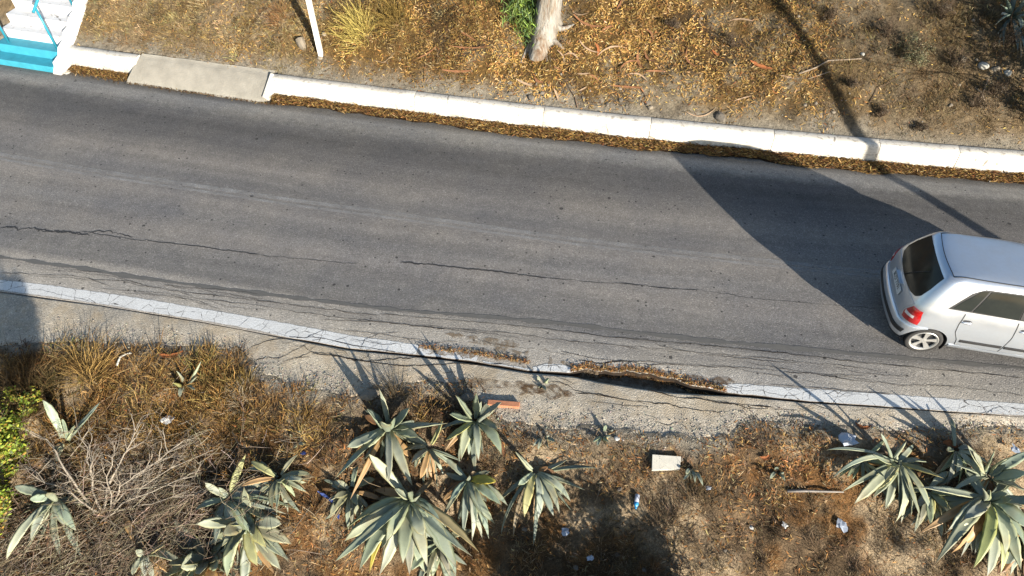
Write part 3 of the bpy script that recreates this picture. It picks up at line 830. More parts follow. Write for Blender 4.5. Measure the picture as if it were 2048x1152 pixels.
def panel(name, G, mapf, mat, off, parent, skirt=.012, dome=0.0):
    m, n = G.shape[:2]
    P = np.array([[mapf(*G[i, j]) for j in range(n)] for i in range(m)])
    du = np.gradient(P, axis=1); dv = np.gradient(P, axis=0); N = np.cross(du, dv); N /= np.linalg.norm(N, axis=-1)[..., None]+1e-9
    ctr = np.array([1.7, 0, .75])
    if np.mean(np.sum(N*(P-ctr), -1)) < 0: N = -N; flip = True
    else: flip = False
    uu = np.sin(np.linspace(0, np.pi, n))[None, :]**.5*np.sin(np.linspace(0, np.pi, m))[:, None]**.5
    Q = P+N*(off+dome*uu)[..., None]
    V = Q.reshape(-1, 3).tolist(); F = [tuple(f) for f in grid_faces(m, n)]
    ring = [j for j in range(n)]+[i*n+n-1 for i in range(1, m)]+[(m-1)*n+j for j in range(n-2, -1, -1)]+[i*n for i in range(m-2, 0, -1)]
    base = len(V); Nf = N.reshape(-1, 3)
    for e in ring: V.append((np.array(V[e])-Nf[e]*(off+skirt)).tolist())
    for k in range(len(ring)): F.append((ring[k], base+k, base+(k+1) % len(ring), ring[(k+1) % len(ring)]))
    if flip: F = [f[::-1] for f in F]
    me = bpy.data.meshes.new(name); me.from_pydata(V, [], F)
    bm = bmesh.new(); bm.from_mesh(me); bmesh.ops.recalc_face_normals(bm, faces=bm.faces[:]); bm.to_mesh(me); bm.free()
    for p in me.polygons: p.use_smooth = True
    o = link(name, me, mat, parent); md = o.modifiers.new('e', 'EDGE_SPLIT'); md.split_angle = R(40)
    return o
def sidemap(sg): return lambda x, z: (x, sg*side_y(x, z), z)
for sg in (-1, 1):
    mp = sidemap(sg)
    # doors
    rd = panel('rear_door', coons([(1.0,.305),(1.62,.30)], [(.86,.99),(1.59,.97)], [(1.0,.305),(.97,.44),(.88,.60),(.85,.78),(.86,.99)], [(1.62,.30),(1.64,.65),(1.59,.97)], 16, 12), mp, M['paint'], .005, car)
    fd = panel('front_door', coons([(1.635,.30),(2.52,.31)], [(1.605,.97),(2.60,.93)], [(1.635,.30),(1.655,.65),(1.605,.97)], [(2.52,.31),(2.60,.6),(2.60,.93)], 16, 12), mp, M['paint'], .005, car)
    for d_, hx in ((rd, .93), (fd, 1.74)):
        t = np.linspace(0, 2*np.pi, 20, endpoint=False)
        hz = .855 if hx < 1 else .84
        y0 = side_y(hx, hz)
        mb = MB(); ring = [(hx+.075*math.cos(a), sg*(y0+.004), hz+.032*math.sin(a)) for a in t]; mb.add(ring+[(hx, sg*(y0+.007), hz)], [(k, (k+1) % 20, 20) for k in range(20)])
        mb.build('handle_recess_shade', M['black'], d_)  # dark disc on the door skin, painted shade of a hollow handle cup
        mb = MB(); rr_ = []
        for i, (sc, ov) in enumerate(((1.0, .004), (.94, .020), (.7, .028))): rr_ += [(hx+.07*sc*math.cos(a), sg*(y0+ov), hz-.018+.02*sc*math.sin(a)) for a in t]
        mb.add(rr_+[(hx, sg*(y0+.029), hz-.016)], [tuple(f) for f in grid_faces(3, 20, True)]+[(40+k, 40+(k+1) % 20, 60) for k in range(20)])
        mb.build('handle', M['paint'], d_, True)
        pass
        xa, xb = (1.02, 1.61) if hx < 1 else (1.655, 2.5)
        panel('rubbing_strip', coons([(xa,.40),(xb,.40)], [(xa,.455),(xb,.455)], [(xa,.40),(xa,.455)], [(xb,.40),(xb,.455)], 12, 4), mp, M['black'], .016, d_, .014, .006)
    for d_, bd in ((rd, [(1.0,.305),(.97,.44),(.88,.60),(.85,.78),(.86,.985)]), (fd, [(1.628,.30),(1.648,.65),(1.598,.97)]), (fd, [(2.525,.31),(2.605,.6),(2.625,.875)]), (rd, [(1.0,.30),(1.62,.295),(2.52,.305)])):
        B_ = np.array(bd); q_ = np.linspace(0, len(B_)-1, 24); bx, bz_ = np.interp(q_, range(len(B_)), B_[:, 0]), np.interp(q_, range(len(B_)), B_[:, 1])
        MB().tube([(a_, sg*(side_y(a_, b_)+.003), b_) for a_, b_ in zip(bx, bz_)], .0045, 5).build('door_seam', M['black'], d_)
    # glazing: dark frame underneath, panes on top
    panel('window_frame', coons([(.60,1.030),(2.66,0.990)], [(.98,1.402),(2.12,1.419)], [(.60,1.030),(.70,1.165),(.83,1.326),(.98,1.402)], [(2.66,0.990),(2.40,1.246),(2.12,1.419)], 40, 10), mp, M['black'], .004, car)
    panel('quarter_pane', coons([(.655,1.050),(.905,1.045)], [(.93,1.370),(1.03,1.384)], [(.655,1.050),(.74,1.174),(.93,1.370)], [(.905,1.045),(.97,1.219),(1.03,1.384)], 8, 8), mp, M['glass'], .009, car, .004)
    panel('rear_door_pane', coons([(.935,1.045),(1.57,1.020)], [(1.06,1.384),(1.545,1.393)], [(.935,1.045),(1.0,1.219),(1.06,1.384)], [(1.57,1.020),(1.56,1.219),(1.545,1.393)], 14, 8), mp, M['glass'], .009, car, .004)
    panel('front_door_pane', coons([(1.655,1.020),(2.58,1.000)], [(1.63,1.393),(2.10,1.397)], [(1.655,1.020),(1.64,1.219),(1.63,1.393)], [(2.58,1.000),(2.36,1.237),(2.10,1.397)], 14, 8), mp, M['glass'], .009, car, .004)
    panel('door_pillar', coons([(1.585,1.025),(1.64,1.020)], [(1.56,1.397),(1.615,1.397)], [(1.585,1.025),(1.56,1.397)], [(1.64,1.020),(1.615,1.397)], 3, 6), mp, M['black'], .011, car, .004)
    # sill
    panel('sill', coons([(.93,.205),(2.58,.205)], [(.93,.285),(2.58,.285)], [(.93,.205),(.93,.285)], [(2.58,.205),(2.58,.285)], 20, 4), mp, M['paint'], .012, car, .01, .008)
    # door mirror
    yb = side_y(2.45, .96)
    me = bmesh.new(); bmesh.ops.create_icosphere(me, subdivisions=2, radius=1.0)
    for v_ in me.verts: v_.co = Vector((2.47+v_.co.x*.05, sg*(yb+.06)+v_.co.y*.07, .93+v_.co.z*.05))
    mm_ = bpy.data.meshes.new('door_mirror'); me.to_mesh(mm_); me.free()
    for p in mm_.polygons: p.use_smooth = True
    link('door_mirror', mm_, M['paint'], car)
    # lamps at the tail corner
    rp = lambda s, z, sg=sg: rear_pt(s*sg, z)
    tl_ = panel('tail_lamp', coons([(.60,.635),(.86,.635)], [(.64,.905),(.80,.90)], [(.60,.635),(.575,.74),(.64,.905)], [(.86,.635),(.86,.74),(.80,.90)], 10, 10), rp, M['tail'], .012, car, .012, .012)
    panel('lens', coons([(.61,.735),(.76,.735)], [(.60,.785),(.755,.785)], [(.61,.735),(.60,.785)], [(.76,.735),(.755,.785)], 6, 4), rp, M['lens'], .024, tl_, .006, .004)
    panel('headlamp', coons([(2.98,.60),(3.28,.585)], [(2.9,.74),(3.2,.725)], [(2.98,.60),(2.9,.74)], [(3.28,.585),(3.2,.725)], 8, 5), mp, M['lens'], .01, car, .01, .01)
    panel('front_wing', coons([(2.66,.62),(3.05,.66)], [(2.72,.84),(3.05,.80)], [(2.66,.62),(2.72,.84)], [(3.05,.66),(3.05,.80)], 8, 5), mp, M['paint'], .003, car)
# tailgate, glass, bumper
tg = panel('tailgate', coons([(-.56,.60),(.56,.60)], [(-.62,.935),(.62,.935)], [(-.56,.60),(-.54,.74),(-.62,.935)], [(.56,.60),(.54,.74),(.62,.935)], 26, 10), rear_pt, M['paint'], .006, car)
rw = panel('rear_window', coons([(-.50,.985),(-.36,.945),(0,.93),(.36,.945),(.50,.985)], [(-.475,1.40),(-.2,1.415),(0,1.418),(.2,1.415),(.475,1.40)], [(-.50,.985),(-.555,1.06),(-.54,1.2),(-.475,1.40)], [(.50,.985),(.555,1.06),(.54,1.2),(.475,1.40)], 26, 14), rear_pt, M['glass'], .007, car)
def s_end(z, clear=.014):
    xe = XW[0]-math.sqrt(max(0, RA**2-(z-ZWH)**2))-clear
    ss = np.linspace(0, 1.3, 260); xx_ = np.array([rear_pt(q, z)[0] for q in ss]); return float(ss[int(np.argmax(xx_ > xe))])
zz_ = np.linspace(.245, .585, 9); er = [(s_end(z), z) for z in zz_]; el = [(-q, z) for q, z in er]
bmp = panel('rear_bumper', coons([el[0], er[0]], [el[-1], er[-1]], el, er, 48, 12), rear_pt, M['paint'], .018, car, .02, .03)
panel('bumper_strip', coons([(-.74,.40),(.74,.40)], [(-.76,.475),(.76,.475)], [(-.74,.40),(-.76,.475)], [(.74,.40),(.76,.475)], 40, 5), rear_pt, M['black'], .048, bmp, .012, .006)
panel('bumper_valance', coons([(-.72,.205),(.72,.205)], [(-.76,.26),(.76,.26)], [(-.72,.205),(-.76,.26)], [(.72,.205),(.76,.26)], 30, 3), rear_pt, M['black'], .03, bmp, .01)
p0 = rear_pt(0, .79)
pl_ = MB().box((0, 0, 0), (.012, .52, .112)).build('number_plate', M['plate'], tg)
pl_.location = (p0[0]-.016, 0, .775); pl_.rotation_euler = (0, R(7), 0)
def text_mesh(body_txt, size):
    cu = bpy.data.curves.new('txt', 'FONT'); cu.body = body_txt; cu.size = size; cu.align_x = 'CENTER'; cu.align_y = 'CENTER'; cu.extrude = .001
    to = bpy.data.objects.new('txt', cu); COL.objects.link(to)
    me = bpy.data.meshes.new_from_object(to.evaluated_get(bpy.context.evaluated_depsgraph_get()))
    bpy.data.objects.remove(to); bpy.data.curves.remove(cu)
    return me
tx = link('plate_lettering', text_mesh('IKO 7191', .095), M['ink'], pl_)
tx.matrix_local = Matrix.Translation((-.008, 0, 0)) @ Matrix(((0, 0, -1, 0), (-1, 0, 0, 0), (0, 1, 0, 0), (0, 0, 0, 1)))
MB().box((0, 0, 0), (.05, .30, .03)).build('gate_handle', M['paint'], tg, loc=(p0[0]-.012, 0, .86))
q0, q1 = rear_pt(.0, .955), rear_pt(-.25, 1.30)
MB().tube([q0+np.array([-.02, 0, 0]), .5*(q0+q1)+np.array([-.02, 0, .01]), q1+np.array([-.014, 0, 0])], .008, 6).build('wiper', M['black'], rw)
# windscreen and bonnet line
def roof_z(x, y):
    a, b = 1.0, 1.515
    for _ in range(22):
        m_ = .5*(a+b); H = outline(m_, 40); yy = np.interp(x, H[:60, 0], np.maximum.accumulate(H[:60, 1])) if x < H[50, 0] else np.interp(x, H[40:, 0], H[40:, 1])
        if H[0, 0]+BOW*min(1, abs(y)/c_w(m_))**2 < x and abs(y) < yy: a = m_
        else: b = m_
    return a
for sg in (-1, 1):
    pts = [(x, sg*(.475+.02*math.sin(math.pi*(x-.5)/1.6)), roof_z(x, .475+.02*math.sin(math.pi*(x-.5)/1.6))+.001) for x in np.linspace(.53, 2.0, 18)]
    MB().tube(pts, .0085, 6).build('roof_gutter', M['black'], body, True)
pts = [(.53-.045*math.cos(y/.48*math.pi/2), y, roof_z(.53-.045*math.cos(y/.48*math.pi/2), y)+.001) for y in np.linspace(-.475, .475, 16)]
MB().tube(pts, .006, 6).build('roof_seam', M['black'], body, True)
def front_pt(y, z):
    H = outline(float(z)); k = len(H); F_ = H[k-26:][::-1]
    x = np.interp(abs(y), F_[:, 1], F_[:, 0]); return np.array([x, y, z])
panel('windscreen', coons([(-.60,.965),(.60,.965)], [(-.47,1.39),(.47,1.39)], [(-.60,.965),(-.47,1.39)], [(.60,.965),(.47,1.39)], 16, 8), front_pt, M['glass'], .006, car)
panel('front_bumper', coons([(-.6,.24),(.6,.24)], [(-.6,.55),(.6,.55)], [(-.6,.24),(-.6,.55)], [(.6,.24),(.6,.55)], 16, 6), front_pt, M['paint'], .02, car, .015, .02)
panel('grille', coons([(-.35,.58),(.35,.58)], [(-.35,.68),(.35,.68)], [(-.35,.58),(-.35,.68)], [(.35,.58),(.35,.68)], 10, 4), front_pt, M['black'], .01, car)
# wheels
def lathe(prof, n=36):
    P = np.array(prof); V = []
    for k in range(n):
        a = 2*np.pi*k/n
        V.append(np.column_stack([P[:, 0]*math.cos(a), P[:, 1], P[:, 0]*math.sin(a)]))
    m = len(P); V = np.concatenate(V)
    F = [(k*m+j, ((k+1) % n)*m+j, ((k+1) % n)*m+j+1, k*m+j+1) for k in range(n) for j in range(m-1)]
    return V, F
def wheel(xw, sg):
    w = empty('wheel', (xw, sg*.665, ZWH)); w.parent = car
    V, F = lathe([(.195,-.07),(.215,-.082),(.25,-.085),(.268,-.072),(.272,-.03),(.272,.03),(.268,.072),(.25,.085),(.215,.082),(.195,.07)])
    MB().add(V, F).build('tyre', M['rubber'], w, True)
    V, F = lathe([(.02,.045),(.16,.03),(.185,.045),(.2,.072),(.206,.08),(.2,.05),(.19,-.06)])
    V[:, 1] *= sg
    MB().add(V, F).build('rim_barrel', M['black'], w, True)
    mb = MB()
    V, F = lathe([(.172,.058),(.182,.074),(.203,.084),(.212,.078),(.205,.06)]); V[:, 1] *= sg; mb.add(V, F)
    V, F = lathe([(.0,.068),(.03,.068),(.052,.062),(.056,.04)], 20); V[:, 1] *= sg; mb.add(V, F)
    for k in range(5):
        a = 2*math.pi*k/5+.3
        rot = np.array(Matrix.Rotation(-a, 3, 'Y'))
        s4 = []
        for r_, wd in ((.035, .046), (.10, .052), (.185, .085)):
            for yy in (.035, .066+.008*(r_ > .1)): s4 += [(r_, sg*yy, -wd/2), (r_, sg*yy, wd/2)]
        Vs = np.array(s4) @ rot.T
        Fs = []
        for q in (0, 4): Fs += [(q, q+1, q+5, q+4), (q+2, q+6, q+7, q+3), (q, q+4, q+6, q+2), (q+1, q+3, q+7, q+5)]
        mb.add(Vs, Fs)
    mb.build('alloy_rim', M['alloy'], w)
for xw in XW:
    for sg in (-1, 1): wheel(xw, sg)
MB().box((1.75, 0, .21), (2.6, 1.1, .06)).build('underbody', M['black'], car)

# ================================================================== loose cover: leaves, straw, pebbles
def basis(n):
    a = rng.uniform(0, 2*np.pi, len(n))
    r = np.stack([np.cos(a), np.sin(a), 0*a], -1)
    d = r-n*np.sum(r*n, -1)[:, None]; d /= np.linalg.norm(d, axis=-1)[:, None]
    return d, np.cross(n, d)
def leaves(P, n, ln, wd, col, tilt=.25, curl=.25, lift=.006, d=None):
    """curled leaf blades: 6 points, 4 triangles each"""
    m = len(P)
    if d is None: d, s = basis(n)
    else: s = np.cross(n, d)
    tl = rng.normal(0, tilt, m)[:, None]; d = d+n*tl; d /= np.linalg.norm(d, axis=-1)[:, None]
    ro = rng.normal(0, .45, m)[:, None]; s = s+n*ro; s /= np.linalg.norm(s, axis=-1)[:, None]
    up = np.cross(d, s); up *= np.sign(np.sum(up*n, -1))[:, None]
    ln = np.asarray(ln)[:, None]; wd = np.asarray(wd)[:, None]
    c = rng.normal(0, curl, m)[:, None]; bnd = rng.normal(0, .18, m)[:, None]
    lf = n*(lift+np.abs(tl)*ln*.5+rng.uniform(0, .02, m)[:, None])
    Q = np.stack([P-d*ln*.5+s*ln*bnd*.5, P-d*ln*.17+s*wd*.5+up*c*ln*.3, P-d*ln*.17-s*wd*.5+up*c*ln*.3,
                  P+d*ln*.17+s*wd*.45+up*c*ln*.3, P+d*ln*.17-s*wd*.45+up*c*ln*.3, P+d*ln*.5+s*ln*bnd*.5], 1)+lf[:, None]
    b = (np.arange(m)*6)[:, None, None]
    F = (np.array([[0, 2, 1], [1, 2, 4], [1, 4, 3], [3, 4, 5]])[None]+b).reshape(-1, 3)
    return Q.reshape(-1, 3), F, np.repeat(col, 6, 0)
def blades(P, d, ln, wd, col, droop=.5, n=None):
    """grass blades: 5 points, 3 triangles each"""
    m = len(P); a = rng.uniform(0, 2*np.pi, m)
    s = np.cross(d, np.stack([np.cos(a), np.sin(a), .3+0*a], -1)); s /= np.linalg.norm(s, axis=-1)[:, None]+1e-9
    ln = np.asarray(ln)[:, None]; wd = np.asarray(wd)[:, None]
    dr = np.abs(rng.normal(0, droop, m))[:, None]*np.array([0, 0, -1.0])
    side = rng.normal(0, .25, (m, 1))*s
    mid = P+d*ln*.5+(dr*.2+side*.2)*ln; tip = P+d*ln*.9+(dr*.75+side*.8)*ln
    Q = np.stack([P-s*wd*.5, P+s*wd*.5, mid-s*wd*.4, mid+s*wd*.4, tip], 1)
    b = (np.arange(m)*5)[:, None, None]
    F = (np.array([[0, 1, 3], [0, 3, 2], [2, 3, 4]])[None]+b).reshape(-1, 3)
    c = np.repeat(col, 5, 0); k = np.tile(np.array([.7, .7, 1, 1, 1.08]), m)[:, None]
    return Q.reshape(-1, 3), F, c*k
def pick(cols, wts, m, var=.22):
    cols = np.array(cols, float); i = rng.choice(len(cols), m, p=np.array(wts)/sum(wts))
    return cols[i]*np.exp(rng.normal(0, var, (m, 1)))*np.exp(rng.normal(0, .06, (m, 3)))
def merge(parts):
    V, F, C, n = [], [], [], 0
    for v, f, c in parts:
        V.append(v); F.append(f+n); C.append(c); n += len(v)
    return np.concatenate(V), np.concatenate(F), np.concatenate(C)
def stuff(name, parts, mat, label, cat, parent=None):
    V, F, C = merge(parts)
    o = link(name, np_mesh(name, V, F, C), mat, parent)
    return tag(o, label, cat, None, 'stuff')
def rand_xy(m, x0, x1, v0, v1, bank=True):
    x = rng.uniform(x0, x1, m); q = rng.uniform(v0, v1, m)
    return x, (K(x)+q if bank else EO(x)-q)

GOLD = [(.30,.18,.052), (.22,.125,.036), (.36,.235,.085), (.12,.064,.022), (.20,.085,.03), (.05,.03,.014), (.38,.28,.14)]
# --- eucalyptus leaves on the bank
x, y = rand_xy(240000, -11, 12.5, .27, 5.2)
z = h(x, y); px, py = pxof(np.stack([x, y, z], -1)); v = y-K(x)
den = .16+.95*bump(px, py, 1120, 60, 520, 190)+.35*bump(px, py, 1560, 110, 260, 150)+.30*bump(px, py, 760, 110, 200, 80)
den *= sst(.30, .9, v+.5*fbm(x*1.5, y*1.5, 61)+.3*fbm(x*4, y*4, 65))*.95+.05
den *= 1-.78*sst(1560, 1760, px)
den *= np.clip(.55+1.6*fbm(x*1.6, y*1.6, 62)+.9*fbm(x*5, y*5, 63), .12, 1.4)
keep = rng.uniform(0, 1, len(x)) < den*.95
x, y, z = x[keep], y[keep], z[keep]; m = len(x)
tone = np.clip(1+1.5*fbm(x*1.3, y*1.3, 64)+.8*fbm(x*4, y*4, 66), .4, 1.6)[:, None]
stuff('leaf_litter', [leaves(np.stack([x, y, z], -1), nrm(x, y), rng.uniform(.04, .115, m), rng.uniform(.008, .018, m), pick(GOLD, [5,4.5,3.6,2.6,1.6,2.2,1.6], m)*tone*1.12)],
      M['litter'], 'golden brown eucalyptus leaves strewn over the bank', 'leaf litter')
# --- leaves swept into the gutter
x, q = rng.uniform(-5.55, 13, 30000), np.abs(rng.normal(0, 1, 30000))
wdt = .25+.30*fbm(x*1.2, 0*x, 71)+.10*fbm(x*5, 0*x, 75); q = q*wdt*.55; keep = (q < wdt*1.1); x, q = x[keep], q[keep]
y = K(x)-q; hp = np.clip(.10*(1-q/.34), 0, .1)*(1+.6*fbm(x*2, 0*x, 72))
P = np.stack([x, y, z_road(x, y)+hp*rng.uniform(.2, 1, len(x))], -1)
NB = np.tile(np.array([0, -.25, .97]), (len(x), 1))
dd = np.stack([np.ones(len(x)), -.2+0*x, 0*x], -1)+rng.normal(0, .55, (len(x), 3))*np.array([1, 1, .15]); dd /= np.linalg.norm(dd, axis=1)[:, None]
g1 = leaves(P, NB, rng.uniform(.06, .14, len(x)), rng.uniform(.01, .02, len(x)), pick(GOLD, [3,5,1.6,5,3,4,.6], len(x))*.82, d=dd)
x = rng.uniform(-11, -9.15, 3200); q = np.abs(rng.normal(0, .12, 3200)); y = K(x)-q
P = np.stack([x, y, z_road(x, y)+.08*np.clip(1-q/.3, 0, 1)*rng.uniform(.2, 1, 3200)], -1)
g2 = leaves(P, np.tile(np.array([0, -.25, .97]), (3200, 1)), rng.uniform(.05, .12, 3200), rng.uniform(.008, .016, 3200), pick(GOLD, [3,4,1,4,1,3,.4], 3200)*.8)
x = rng.uniform(-9.2, -5.5, 900); f_ = (x-bl[0])/(brp[0]-bl[0]); y = bl[1]+(brp[1]-bl[1])*f_-np.abs(rng.normal(0, .05, 900))+.02
g3 = leaves(np.stack([x, y, z_road(x, y)+.004], -1), np.tile(np.array([0, 0, 1.0]), (900, 1)), rng.uniform(.03, .08, 900), rng.uniform(.006, .012, 900), pick(GOLD, [2,4,1,4,4,3,.4], 900)*.7)
x, y = rng.uniform(-8.8, -5.8, 160), 0; f_ = (x-bl[0])/(brp[0]-bl[0]); q_ = rng.uniform(0, 1, 160)**2; y = (bl[1]+(brp[1]-bl[1])*f_)*q_+(tl[1]+(tr[1]-tl[1])*f_)*(1-q_)
stuff('gutter_leaves', [g1, g2, g3], M['litter'], 'brown leaves swept into the gutter against the white kerb', 'leaf litter')
# dark damp mulch below them
xm = np.arange(-5.6, 13.2, .06); rows = []
for t in (0, .35, .7, 1.0):
    w_ = .28+.30*fbm(xm*1.2, 0*xm, 71)+.10*fbm(xm*6, 0*xm, 77); yy = K(xm)+.02-w_*t
    rows.append(np.stack([xm, yy, z_road(xm, yy)+.006+.06*(1-t)**1.2*(1+.5*fbm(xm*4, 0*xm+t, 3))], -1))
V = np.concatenate(rows)
me = np_mesh('mulch', V, grid_faces(4, len(xm)), np.tile(np.array([.035, .021, .011]), (len(V), 1))*(1+.6*fbm(V[:, 0]*5, V[:, 1]*5, 4))[:, None], True)
tag(link('gutter_mulch', me, M['earth']), 'dark damp mulch lying along the foot of the kerb', 'mulch', None, 'stuff')
# --- leaves and straw bits on the verge, in the fissure and along the broken edge
x, y = rand_xy(130000, -9.5, 9.5, -.25, 4.2, False)
z = np.maximum(h(x, y), surf(x, y)); px, py = pxof(np.stack([x, y, z], -1)); u = EO(x)-y
rust = bump(px, py, 620, 830, 110, 80)+2.5*bump(px, py, 1020, 772, 110, 14)+.9*bump(px, py, 1560, 920, 170, 110)+.8*bump(px, py, 1130, 900, 160, 50)+.5*bump(px, py, 640, 1060, 90, 100)+.6*bump(px, py, 1960, 860, 140, 30)+.4*bump(px, py, 860, 800, 90, 40)+.4*bump(px, py, 330, 790, 250, 90)
den = (.20+.9*rust)*np.clip(.5+1.8*fbm(x*2.2, y*2.2, 81)+fbm(x*6, y*6, 82), .05, 1.5)
den *= np.where(u < 0, .55*np.clip(rust, 0, 1)+.03, 1)
keep = rng.uniform(0, 1, len(x)) < den
x, y, z, rust = x[keep], y[keep], z[keep], rust[keep]; m = len(x)
RUSTY = [(.22,.10,.03), (.15,.066,.022), (.27,.165,.06), (.09,.045,.018), (.30,.22,.12), (.04,.025,.014)]
stuff('verge_leaf_litter', [leaves(np.stack([x, y, z], -1), nrm(x, y), rng.uniform(.035, .10, m), rng.uniform(.006, .015, m), pick(RUSTY, [4,3,3.4,2.2,2.2,1.6], m)*1.15)],
      M['litter'], 'rust coloured dead leaves scattered over the lower verge', 'leaf litter')
# leaves caught on the upper lip of the fissure
xa = np.concatenate([rng.uniform(_gx[6], _gx[11], 1500), rng.uniform(lev(835,700)[0], lev(960,712)[0], 200), rng.uniform(lev(960,700)[0], lev(1060,712)[0], 200)])
ya = L(xa)+gap(xa)+np.where(xa < _gx[5], .12, .02)+np.abs(rng.normal(0, .05, len(xa)))
ya[:1500] -= .05*rng.uniform(0, 1, 1500)
P = np.stack([xa, ya, surf(xa, ya)+.004], -1); P[:, 2] = np.maximum(P[:, 2], -.16)
stuff('fissure_leaves', [leaves(P, np.tile([0, -.2, .98], (len(xa), 1)), rng.uniform(.03, .08, len(xa)), rng.uniform(.006, .014, len(xa)), pick(RUSTY, [4,3,4,1,2,1], len(xa)))],
      M['litter'], 'rusty leaves caught along the crack beside the white line', 'leaf litter')

# --- dry grass growing in clumps
def clumps(cx, cy, nb, ln, spread, wd, cols, wts, lean=(0, 0), f=h, up=1.0, droop=.5):
    i = np.repeat(np.arange(len(cx)), nb); m = len(i)
    x = cx[i]+rng.normal(0, spread*.35, m); y = cy[i]+rng.normal(0, spread*.35, m)
    z = f(x, y)-.01
    d = np.stack([(x-cx[i])/spread*1.0+rng.normal(0, .35, m)+lean[0], (y-cy[i])/spread+rng.normal(0, .35, m)+lean[1], np.full(m, up)*rng.uniform(.4, 1.3, m)], -1)
    d /= np.linalg.norm(d, axis=1)[:, None]
    sc = rng.uniform(.6, 1.4, len(cx))[i]
    base = pick(cols, wts, len(cx), .3)[i]
    return blades(np.stack([x, y, z], -1), d, ln*sc*rng.uniform(.5, 1.3, m), np.full(m, wd)*rng.uniform(.7, 1.5, m), base*np.exp(rng.normal(0, .2, (m, 1))), droop)
STRAW = [(.26,.19,.085), (.19,.13,.052), (.33,.26,.14), (.13,.082,.034), (.13,.105,.065)]
def filtered(m, x0, x1, v0, v1, bank, fn):
    x, y = rand_xy(m, x0, x1, v0, v1, bank); px, py = pxof(np.stack([x, y, h(x, y)], -1))
    k = rng.uniform(0, 1, m) < fn(x, y, px, py); return x[k], y[k]
x, y = filtered(5200, -10.6, -1.5, .35, 4.5, True, lambda x, y, px, py: np.clip(1.0*(px < 640)+.5*bump(px, py, 720, 30, 130, 90), 0, 1)*np.clip(.65+1.8*fbm(x*1.2, y*1.2, 91), .1, 1)*sst(.3, .9, y-K(x)+.4*fbm(x*2, y*2, 93)))
p1 = clumps(x, y, 26, .17, .17, .006, STRAW, [4,4,4,2,1.5], lean=(-.15, -.2), droop=.6)
x, y = filtered(7500, 3.5, 12.5, .4, 4.5, True, lambda x, y, px, py: np.clip(sst(1350, 1750, px), 0, 1)*np.clip(.6+1.9*fbm(x*1.1, y*1.1, 92), .05, 1)*sst(.3, 1.0, y-K(x)+.4*fbm(x*2, y*2, 94)))
p2 = clumps(x, y, 30, .15, .15, .0048, [(.20,.135,.06), (.13,.082,.035), (.24,.185,.10), (.075,.05,.028), (.11,.10,.06)], [4,4,3,3,1.5], droop=.7)
x, y = filtered(3600, -3, 7, .5, 4.5, True, lambda x, y, px, py: np.clip(.25+2.2*fbm(x*1.4, y*1.4, 191), 0, 1)*sst(.4, 1.0, y-K(x)+.4*fbm(x*2, y*2, 193)))
p3 = clumps(x, y, 22, .13, .16, .0045, [(.17,.115,.045), (.10,.066,.028), (.22,.16,.075), (.055,.038,.02), (.13,.11,.07)], [3,4,2,3,2], droop=.8)
stuff('dry_grass', [p1, p2, p3], M['straw'], 'straw coloured dry grass covering the ends of the bank', 'grass')
x, y = filtered(4200, -9.5, -1.0, .0, 4.3, False, lambda x, y, px, py: np.clip(1.25*bump(px, py, 230, 800, 330, 110)+.6*bump(px, py, 60, 740, 120, 60)+.5*bump(px, py, 480, 880, 120, 80), 0, 1)*np.clip(.7+1.6*fbm(x*1.3, y*1.3, 95), .1, 1))
p1 = clumps(x, y, 34, .26, .17, .0065, [(.22,.13,.04), (.15,.085,.026), (.27,.18,.07), (.09,.05,.02), (.12,.11,.035)], [4,4,3,3,1.2], lean=(.25, .1), droop=.6)
x, y = filtered(9500, -3.5, 9.5, .15, 4.3, False, lambda x, y, px, py: np.clip(.30+.9*bump(px, py, 1230, 1090, 270, 110)+.9*bump(px, py, 1750, 1100, 220, 80)+.5*bump(px, py, 950, 900, 150, 90), 0, 1)*np.clip(.6+1.8*fbm(x*1.5, y*1.5, 96), .08, 1))
p2 = clumps(x, y, 34, .16, .16, .0042, [(.19,.135,.08), (.12,.083,.05), (.28,.21,.125), (.06,.042,.028), (.24,.14,.055)], [4,4,3,2.6,1.8], droop=.8)
stuff('verge_grass', [p1, p2], M['straw'], 'brown dead grass matted over the lower verge', 'grass')

# --- gravel along the broken edge and pebbles on the bank ledge
def pebbles(x, y, z, r, col):
    m = len(x); oct_ = np.array([[1,0,0],[0,1,0],[-1,0,0],[0,-1,0],[0,0,1],[0,0,-1.]])
    fo = np.array([[0,1,4],[1,2,4],[2,3,4],[3,0,4],[1,0,5],[2,1,5],[3,2,5],[0,3,5]])
    a = rng.uniform(0, 6.28, m); ca, sa = np.cos(a), np.sin(a)
    S = oct_[None]*(r[:, None]*rng.uniform(.6, 1.3, (m, 3)))[:, None]*rng.uniform(.75, 1.2, (m, 6, 1)); S[..., 2] *= .7
    Q = np.stack([S[..., 0]*ca[:, None]-S[..., 1]*sa[:, None], S[..., 0]*sa[:, None]+S[..., 1]*ca[:, None], S[..., 2]], -1)+np.stack([x, y, z], -1)[:, None]
    return Q.reshape(-1, 3), (fo[None]+(np.arange(m)*6)[:, None, None]).reshape(-1, 3), np.repeat(col, 6, 0)
m = 42000; x = rng.uniform(-10, 10, m); t = rng.uniform(-.25, 1, m); l_, e_ = L(x), EO(x); y = e_+(l_-e_)*t
px, py = pxof(np.stack([x, y, 0*x-.05], -1))
den = sst(.75, .1, t)*(.10+.85*np.clip(bump(px, py, 1230, 835, 260, 45)+bump(px, py, 200, 655, 260, 28)+.9*bump(px, py, 640, 745, 130, 40)+.7*bump(px, py, 1560, 835, 130, 18)+.6*bump(px, py, 1880, 850, 160, 20), 0, 1))
k = rng.uniform(0, 1, m) < den*np.clip(.6+1.7*fbm(x*3, y*3, 98), .05, 1); x, y = x[k], y[k]; m = len(x)
